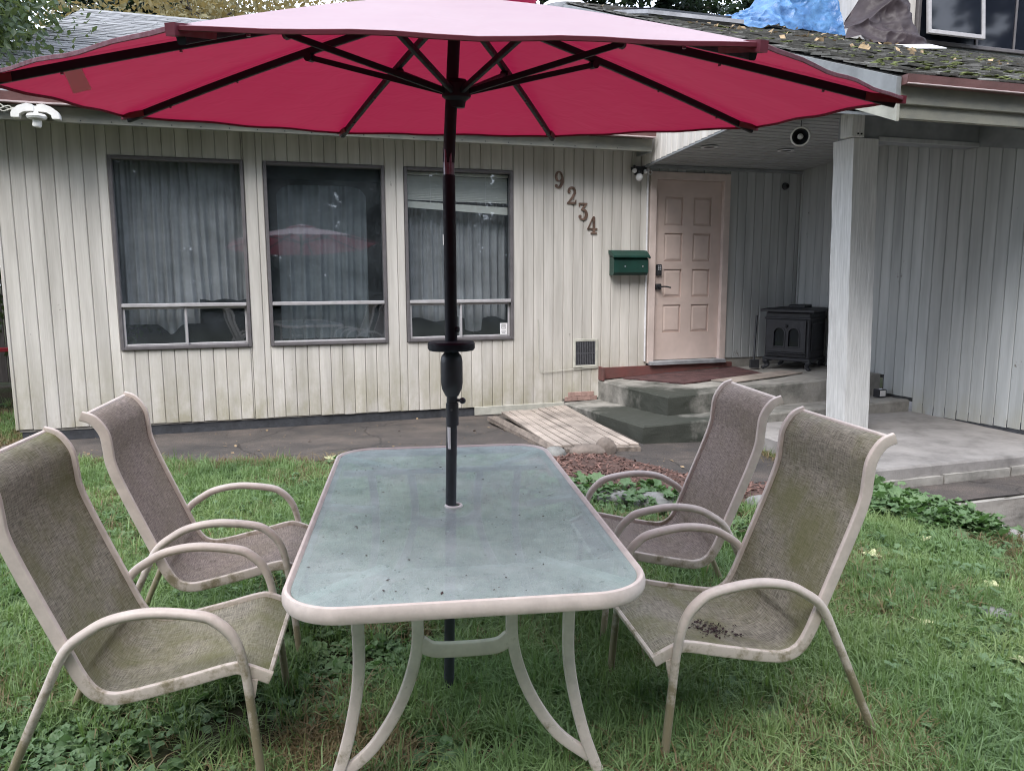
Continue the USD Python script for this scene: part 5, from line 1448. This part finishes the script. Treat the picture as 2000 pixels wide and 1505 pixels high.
def weed(seed, n, size, height, lobed):
    r = np.random.default_rng(seed)
    V, F = [], []
    for k in range(n):
        az, rad = r.uniform(0, 6.28), abs(r.normal(0, 0.045))
        c0 = np.array([rad * math.cos(az), rad * math.sin(az), r.uniform(0.3, 1.0) * height])
        s = size * r.uniform(0.6, 1.25)
        R = trimesh.transformations.euler_matrix(r.normal(0, 0.4), r.normal(0, 0.4), r.uniform(0, 6.28))[:3, :3]
        m_ = 12
        ang = np.arange(m_) * 2 * np.pi / m_
        rad_ = s * (1 - (0.38 if lobed else 0.08) * (np.arange(m_) % 2)) * (1 - 0.35 * (np.abs(ang - np.pi) < 0.3))
        P = np.stack([rad_ * np.cos(ang), rad_ * np.sin(ang), 0.18 * rad_ * np.cos(2 * ang)], 1) @ R.T + c0
        b = len(V)
        V += [c0 - (0, 0, 0.1 * s)] + list(P)
        F += [(b, b + 1 + i, b + 1 + (i + 1) % m_) for i in range(m_)]
        b = len(V)
        V += [c0, c0 + (0.0016, 0, 0), np.array([c0[0] * 0.3, c0[1] * 0.3, 0])]
        F.append((b, b + 1, b + 2))
    return trimesh.Trimesh(np.array(V), F, process=False)


def lawn_points(n, seed, patch, lo, power=1.0):
    """points of the lawn, denser near the viewer and where the patch noise is high"""
    r = np.random.default_rng(seed)
    out = []
    while len(out) < n:
        rr = 0.9 + 10.0 * r.random(4 * n) ** 1.55
        aa = np.radians(r.uniform(-44, 44, 4 * n))
        p = np.stack([rr * np.sin(aa), rr * np.cos(aa)], 1)
        ok = shapely.contains_xy(LAWN, p[:, 0], p[:, 1])
        p = p[ok]
        d_ = meshkit.fbm(np.column_stack([p * patch, 0 * p[:, 0] + seed]), 3, seed)
        p = p[r.random(len(p)) < np.clip((d_ - lo) * 4, 0.06, 1) ** power]
        out += list(p)
    return np.array(out[:n])


def place_lawn(name, protos, n, seed, patch, lo, smin, smax, label, cat, power=1.0, thin_under=True):
    p = lawn_points(n, seed, patch, lo, power)
    r = np.random.default_rng(seed + 1)
    if thin_under:                                   # worn thin under the table and the right chair
        d1 = np.hypot((p[:, 0] + 0.0) / 0.5, (p[:, 1] - 2.35) / 0.5); d2 = np.hypot((p[:, 0] - 0.85) / 0.35, (p[:, 1] - 2.25) / 0.3); d3 = np.hypot((p[:, 0] - 0.22) / 0.25, (p[:, 1] - 1.95) / 0.35)
        keep = r.random(len(p)) < np.clip(np.minimum(np.minimum(d1 + 0.25, d2 + 0.2), d3 + 0.1), 0.12, 1)
        p = p[keep]
    n = len(p)
    pts_ = np.column_stack([p, ground_height(p[:, 0], p[:, 1]) - 0.004])
    sc_ = r.uniform(smin, smax, n)
    instancer(name, protos, pts_, np.column_stack([sc_, sc_, sc_ * r.uniform(0.75, 1.25, n)]), r.uniform(0, 6.28, n), r.integers(0, len(protos), n), r.normal(0, 0.10, (n, 2)), label=label, cat=cat)


place_lawn("grass", [(tuft(k, 34, 0.05, 0.13, 0.028), "grass_blade") for k in range(6)] + [(tuft(20 + k, 30, 0.06, 0.17, 0.022, flop=1.5), "grass_blade") for k in range(4)], 22000, 101, 1.4, 0.36, 0.45, 0.98, "uneven green lawn grass around the table and chairs", "grass")
place_lawn("dry_grass", [(tuft(50 + k, 16, 0.05, 0.13, 0.035, flop=1.8), "dry_blade") for k in range(4)], 6800, 202, 1.8, 0.42, 0.6, 1.1, "straw coloured dead grass among the green lawn", "dry grass", 1.5)
place_lawn("weeds", [(weed(70 + k, 11, 0.016, 0.045, True), "weed_leaf") for k in range(4)] + [(weed(80 + k, 8, 0.021, 0.05, False), "weed_leaf") for k in range(3)], 9000, 303, 2.2, 0.27, 0.55, 1.15, "low broad leaved weeds spread through the lawn", "weeds", 1.6)


# weeds crowding the kerb corner and the bed
def patch_weeds(name, poly, n, seed, label, smin=0.9, smax=1.7, protos=None):
    p = scatter(poly, n, seed)
    r = np.random.default_rng(seed)
    s = r.uniform(smin, smax, n)
    instancer(name, protos or [(weed(90 + k, 12, 0.024, 0.09, True), "weed_leaf") for k in range(4)], np.column_stack([p, ground_height(p[:, 0], p[:, 1])]), np.column_stack([s, s, s]), r.uniform(0, 6.28, n), r.integers(0, 4, n), r.normal(0, 0.12, (n, 2)), label=label, cat="weeds")


kc = hw(4.2, -3.95)[:2]
patch_weeds("kerb_weeds", Polygon([tuple(hw(a, b)[:2]) for a, b in ((4.33, -3.7), (4.33, -4.6), (4.2, -5.0), (3.85, -4.3), (3.9, -3.7))]), 190, 5, "dark leafy weeds at the slab corner by the kerb")
patch_weeds("bed_weeds", Polygon([(0.3, 5.25), (0.95, 5.2), (1.2, 4.85), (0.75, 4.72), (0.25, 4.95)]), 55, 6, "leafy weeds round the stones of the mulch bed")
patch_weeds("lawn_buttercups", Polygon([(1.2, 1.5), (1.5, 3.0), (1.8, 4.6), (2.9, 4.5), (3.6, 3.4), (2.8, 1.6)]), 520, 11, "bright lobed leaf weeds scattered in the lawn right of the chairs", 0.45, 1.15, [(weed(190 + k, 7, 0.019, 0.085, True), "weed_leaf") for k in range(4)])
patch_weeds("shady_weeds", Polygon([(-1.6, 3.4), (-0.75, 3.4), (-0.8, 5.2), (-1.7, 5.6), (-2.6, 4.6)]), 320, 12, "leafy weeds in the grass behind the left chairs", 0.5, 1.15, [(weed(290 + k, 8, 0.019, 0.08, True), "weed_leaf") for k in range(4)])
patch_weeds("pole_grass", unary_union([Point(PX - 0.03, PY - 0.02).buffer(0.13)] + [Point(float(cx_ + math.cos(h_) * a_ - math.sin(h_) * b_), float(cy_ + math.sin(h_) * a_ + math.cos(h_) * b_)).buffer(0.07) for _l, (cx_, cy_, h_), _c in CH for a_ in (0.0, 0.735) for b_ in (-WA, WA)]), 230, 15, "grass tufts round the feet of the pole and chairs", 0.55, 0.95, [(tuft(350 + k, 34, 0.05, 0.13, 0.028), "grass_blade") for k in range(4)])
tag(stage.GetPrimAtPath("/World/pole_grass"), cat="grass")
pg = PATH.boundary.intersection(LAWN.buffer(0.2)).buffer(0.13)
patch_weeds("path_edge_straw", pg.intersection(LAWN.buffer(0.1)), 700, 7, "dead straw grass along the lawn side of the asphalt path", 0.5, 1.0, [(tuft(150 + k, 16, 0.04, 0.12, 0.04, flop=1.9), "dry_blade") for k in range(4)])
tag(stage.GetPrimAtPath("/World/path_edge_straw"), cat="dry grass")
r = np.random.default_rng(64)
leaf_spots = [(1.95, 2.75), (2.02, 2.6), (1.9, 3.9), (2.2, 2.95), (1.55, 1.9), (2.3, 3.5), (-1.85, 5.8), (-0.6, 1.95), (1.75, 3.1), (2.35, 4.2), (-1.5, 6.2), (0.5, 5.9)]
for k, (x, y) in enumerate(leaf_spots):
    r_ = r.uniform(0.025, 0.042)
    lo_ = Polygon([(r_ * (1 + 0.35 * math.cos(5 * a)) * math.cos(a), r_ * (1 + 0.35 * math.cos(5 * a)) * math.sin(a)) for a in np.linspace(0, 6.28, 26)[:-1]])
    m = prism(lo_, 0.0012)
    v_ = np.array(m.vertices); v_[:, 2] += 5.0 * (v_[:, 0] ** 2 - 0.6 * v_[:, 1] ** 2); m.vertices = v_
    rot(rot(m, r.normal(0, 0.35), (1, 0, 0)), r.uniform(0, 6), (0, 0, 1))
    tag(obj("fallen_leaf", move(m, x, y, float(ground_height(x, y)) + (0.055 if y < 5.4 else 0.03)), "pale_leaf"), "pale curled fallen leaf lying on the ground around the table", "leaf", "fallen leaves on the lawn and path")

# ------------------------------------------------------------------ trees
def leaves_on(points, r, n, size, spread, flat=0.5):
    c = points[r.integers(0, len(points), n)] + r.normal(0, 1, (n, 3)) * spread
    s = size * r.uniform(0.6, 1.4, n)
    a = np.array([(-0.5, 0, 0), (0, -0.28, 0.05), (0.5, 0, 0), (0, 0.28, 0.05)])
    ez, ex, ey = r.uniform(0, 6.28, n), r.normal(0, flat, n), r.normal(0, flat, n)
    V = np.zeros((n, 4, 3))
    cz, sz, cxx, sxx, cyy, syy = np.cos(ez), np.sin(ez), np.cos(ex), np.sin(ex), np.cos(ey), np.sin(ey)
    R = np.stack([np.stack([cz * cyy, cz * syy * sxx - sz * cxx, cz * syy * cxx + sz * sxx], -1), np.stack([sz * cyy, sz * syy * sxx + cz * cxx, sz * syy * cxx - cz * sxx], -1), np.stack([-syy, cyy * sxx, cyy * cxx], -1)], 1)
    V = np.einsum("nij,kj->nki", R, a) * s[:, None, None] + c[:, None]
    F = (np.arange(n)[:, None, None] * 4 + np.array([[0, 1, 2], [0, 2, 3]])).reshape(-1, 3)
    return trimesh.Trimesh(V.reshape(-1, 3), F, process=False)


def limb(p0, p1, r0, r1, r, bend=0.1, n=6):
    t = np.linspace(0, 1, n)[:, None]
    P = np.asarray(p0) * (1 - t) + np.asarray(p1) * t
    P[1:-1] += r.normal(0, bend, (n - 2, 3)) * np.linalg.norm(np.asarray(p1) - p0) * 0.3
    d_ = P[-1] - P[0]
    return P, sweep(P, circ(1.0, 7), (0, 0, 1) if abs(d_[2]) < 0.8 * np.linalg.norm(d_) else (0.3, 1, 0), scale=np.linspace(r0, r1, n))


def broad_tree(label, loc, height, crown_r, n_leaf, size, leaf, seed, crown_base=0.35, name="broadleaf_tree", spread=0.28):
    r = np.random.default_rng(seed)
    t = thing(name, label, "tree", loc, 0)
    P, tr = limb((0, 0, -0.1), (r.normal(0, 0.3), r.normal(0, 0.3), height * 0.75), height * 0.022, height * 0.008, r, 0.04, 9)
    parts, pts_ = [tr], []
    for k in range(16):
        i = r.uniform(crown_base, 1.0)
        b = np.array([np.interp(i, np.linspace(0, 1, 9), P[:, j]) for j in range(3)])
        az, el = r.uniform(0, 6.28), r.uniform(0.1, 1.0)
        L_ = crown_r * r.uniform(0.6, 1.1)
        e_ = b + L_ * np.array([math.cos(az) * math.cos(el), math.sin(az) * math.cos(el), math.sin(el) * 0.9])
        Q, lm = limb(b, e_, height * 0.008, height * 0.002, r, 0.12)
        parts.append(lm); pts_ += list(Q[2:])
        for _ in range(4):
            j = r.integers(2, len(Q))
            e2 = Q[j] + r.normal(0, 0.32, 3) * crown_r
            Q2, lm2 = limb(Q[j], e2, height * 0.003, height * 0.001, r, 0.15, 5)
            parts.append(lm2); pts_ += list(Q2[1:]) * 2
    obj("trunk", cat_(*parts), "bark_dark", t)
    obj("crown", leaves_on(np.array(pts_), r, n_leaf, size, spread, 0.8), leaf, t)
    return t


def conifer(parent, height, base_r, n_leaf, seed, bare=0.12, size=0.22):
    r = np.random.default_rng(seed)
    P, tr = limb((0, 0, -0.1), (r.normal(0, 0.15), r.normal(0, 0.15), height), height * 0.018, 0.02, r, 0.01, 12)
    parts, pts_ = [tr], []
    nb = 70
    for k in range(nb):
        f_ = bare + (1 - bare) * (k / nb) ** 0.9
        b = np.array([np.interp(f_, np.linspace(0, 1, 12), P[:, j]) for j in range(3)])
        az = k * 2.4 + r.normal(0, 0.3)
        L_ = base_r * (1 - f_) ** 0.75 * r.uniform(0.65, 1.15) + 0.25
        n = 7
        s = np.linspace(0, 1, n)
        Q = b + np.column_stack([np.cos(az) * L_ * s, np.sin(az) * L_ * s, L_ * (0.12 * s - 0.42 * s * s)])
        parts.append(sweep(Q, circ(1.0, 5), scale=np.linspace(0.035, 0.008, n)))
        for i in range(1, n):
            w = 0.30 * L_ * (1.1 - s[i])
            for side_ in np.linspace(-1, 1, 5):
                pts_.append(Q[i] + np.array([-math.sin(az), math.cos(az), 0]) * side_ * w - (0, 0, 0.1 * abs(side_)))
    obj("trunk", cat_(*parts), "bark_dark", parent)
    obj("crown", leaves_on(np.array(pts_), r, n_leaf, size, 0.13, 0.55), "conifer_needle", parent)
    return parent


broad_tree("leafy green tree at the upper left in front of the roof end", (-6.35, 9.1, 0), 6.2, 1.9, 110000, 0.085, "broad_leaf", 5, 0.40, spread=0.30)
broad_tree("thin yellowing autumn tree behind the left roof ridge", hw(-0.6, 11.5, 0), 8.8, 3.0, 40000, 0.15, "autumn_leaf", 6, 0.35, spread=0.5)
broad_tree("thin russet autumn tree rising behind the umbrella's left top", hw(3.6, 14.0, 0), 9.8, 3.4, 40000, 0.16, "autumn_leaf", 16, 0.35, spread=0.5)
con_labels = ["dark conifer behind the roof between autumn trees at the left", "dark conifer behind the house, just left of the skylight", "dark conifer rising directly behind the skylight", "dark conifer behind the blue tarp's left end"]
con_at = [(-3.2, 17, 17, 3.8), (6.0, 16, 21, 5.2), (9.6, 17.5, 23, 5.6), (13.2, 16, 22, 5.2)]
first = None
for k, (lab, (x, y, hgt, br)) in enumerate(zip(con_labels, con_at)):
    t = thing("conifer_tree", lab, "tree", hw(x, y, 0), 0.7 * k)
    conifer(t, hgt, br, 42000, 30 + k, 0.12, 0.26)
# the wood behind the viewpoint, seen in the windows
UsdGeom.Xform.Define(stage, "/World/Looks").GetPrim()
back_src = None
for k, (x, y, s) in enumerate([(-9.5, -9.5, 1.0), (-5.6, -11, 1.5), (-2.0, -11.8, 1.3), (1.6, -11.5, 1.1), (5.2, -12.2, 1.55), (9.0, -11.0, 1.2), (12.5, -8.5, 1.0), (-12.5, -6.0, 1.0)]):
    lab = "dark conifer of the wood across the lawn, mirrored in the house windows"
    t = thing("mirrored_conifer", lab, "tree", (x, y, 0), 1.3 * k, "conifers mirrored in the windows")
    UsdGeom.Xformable(t).AddScaleOp().Set(Gf.Vec3f(s, s, s))
    if back_src is None:
        conifer(t, 13.0, 4.0, 20000, 61, 0.02, 0.34)
        back_src = t
    else:
        t.GetReferences().AddInternalReference(back_src.GetPath())
        tag(t, lab, "tree", "conifers mirrored in the windows")

r = np.random.default_rng(71)
pw = np.column_stack([r.uniform(-24, 24, 900), r.uniform(-19, -14.5, 900), r.random(900) ** 0.9 * 16.0])
pw2 = np.column_stack([r.uniform(26, 31, 760), r.uniform(-16, 24, 760), r.random(760) ** 0.85 * 13.5])
pw = np.vstack([pw, pw2, np.column_stack([r.uniform(27, 30, 60), r.uniform(-14, 6, 60), r.uniform(13, 20, 60)])])
tag(obj("far_wood", leaves_on(pw, r, 84000, 0.62, 0.35, 0.9), "conifer_needle"), "dense dark wood edge round the garden, mirrored in the windows", "wood", kind="stuff")

# ------------------------------------------------------------------ far left: fence and rail beside the house
fn = thing("wood_fence", "grey weathered board fence glimpsed left of the house", "fence", hw(-6.5, 4.2, 0), YAW)
for k in range(28):
    obj("fence_board", cbx(k * 0.15, k * 0.15 + 0.14, -0.012, 0.012, 0.05, 1.55 + 0.02 * math.sin(k * 3.1), 0.004), "fence_grey", fn)
obj("fence_rail", cbx(0, 4.2, 0.013, 0.05, 0.4, 0.48), "fence_grey", fn)
obj("fence_rail", cbx(0, 4.2, 0.013, 0.05, 1.2, 1.28), "fence_grey", fn)
rr_ = thing("red_rail", "red painted rail running along the fence left of the house", "rail", hw(-6.4, 3.9, 0), YAW)
obj("rail_bar", cbx(0, 4.1, -0.02, 0.02, 0.50, 0.56, 0.006), "red_paint", rr_)
for x in (0.3, 3.8):
    obj("rail_post", cbx(x, x + 0.05, -0.018, 0.018, -0.05, 0.50, 0.004), "red_paint", rr_)

# label patch of the umbrella, sewn under its left panel
s0, t0 = LABEL_AT
quad = [panel_pt(*q_) for q_ in ((0.854, 0.945), (0.823, 0.94), (0.900, 0.571), (0.940, 0.582))]
obj("care_label", hull(np.vstack([quad, np.array(quad) - nz * 0.0015])), "tag_cloth", um)
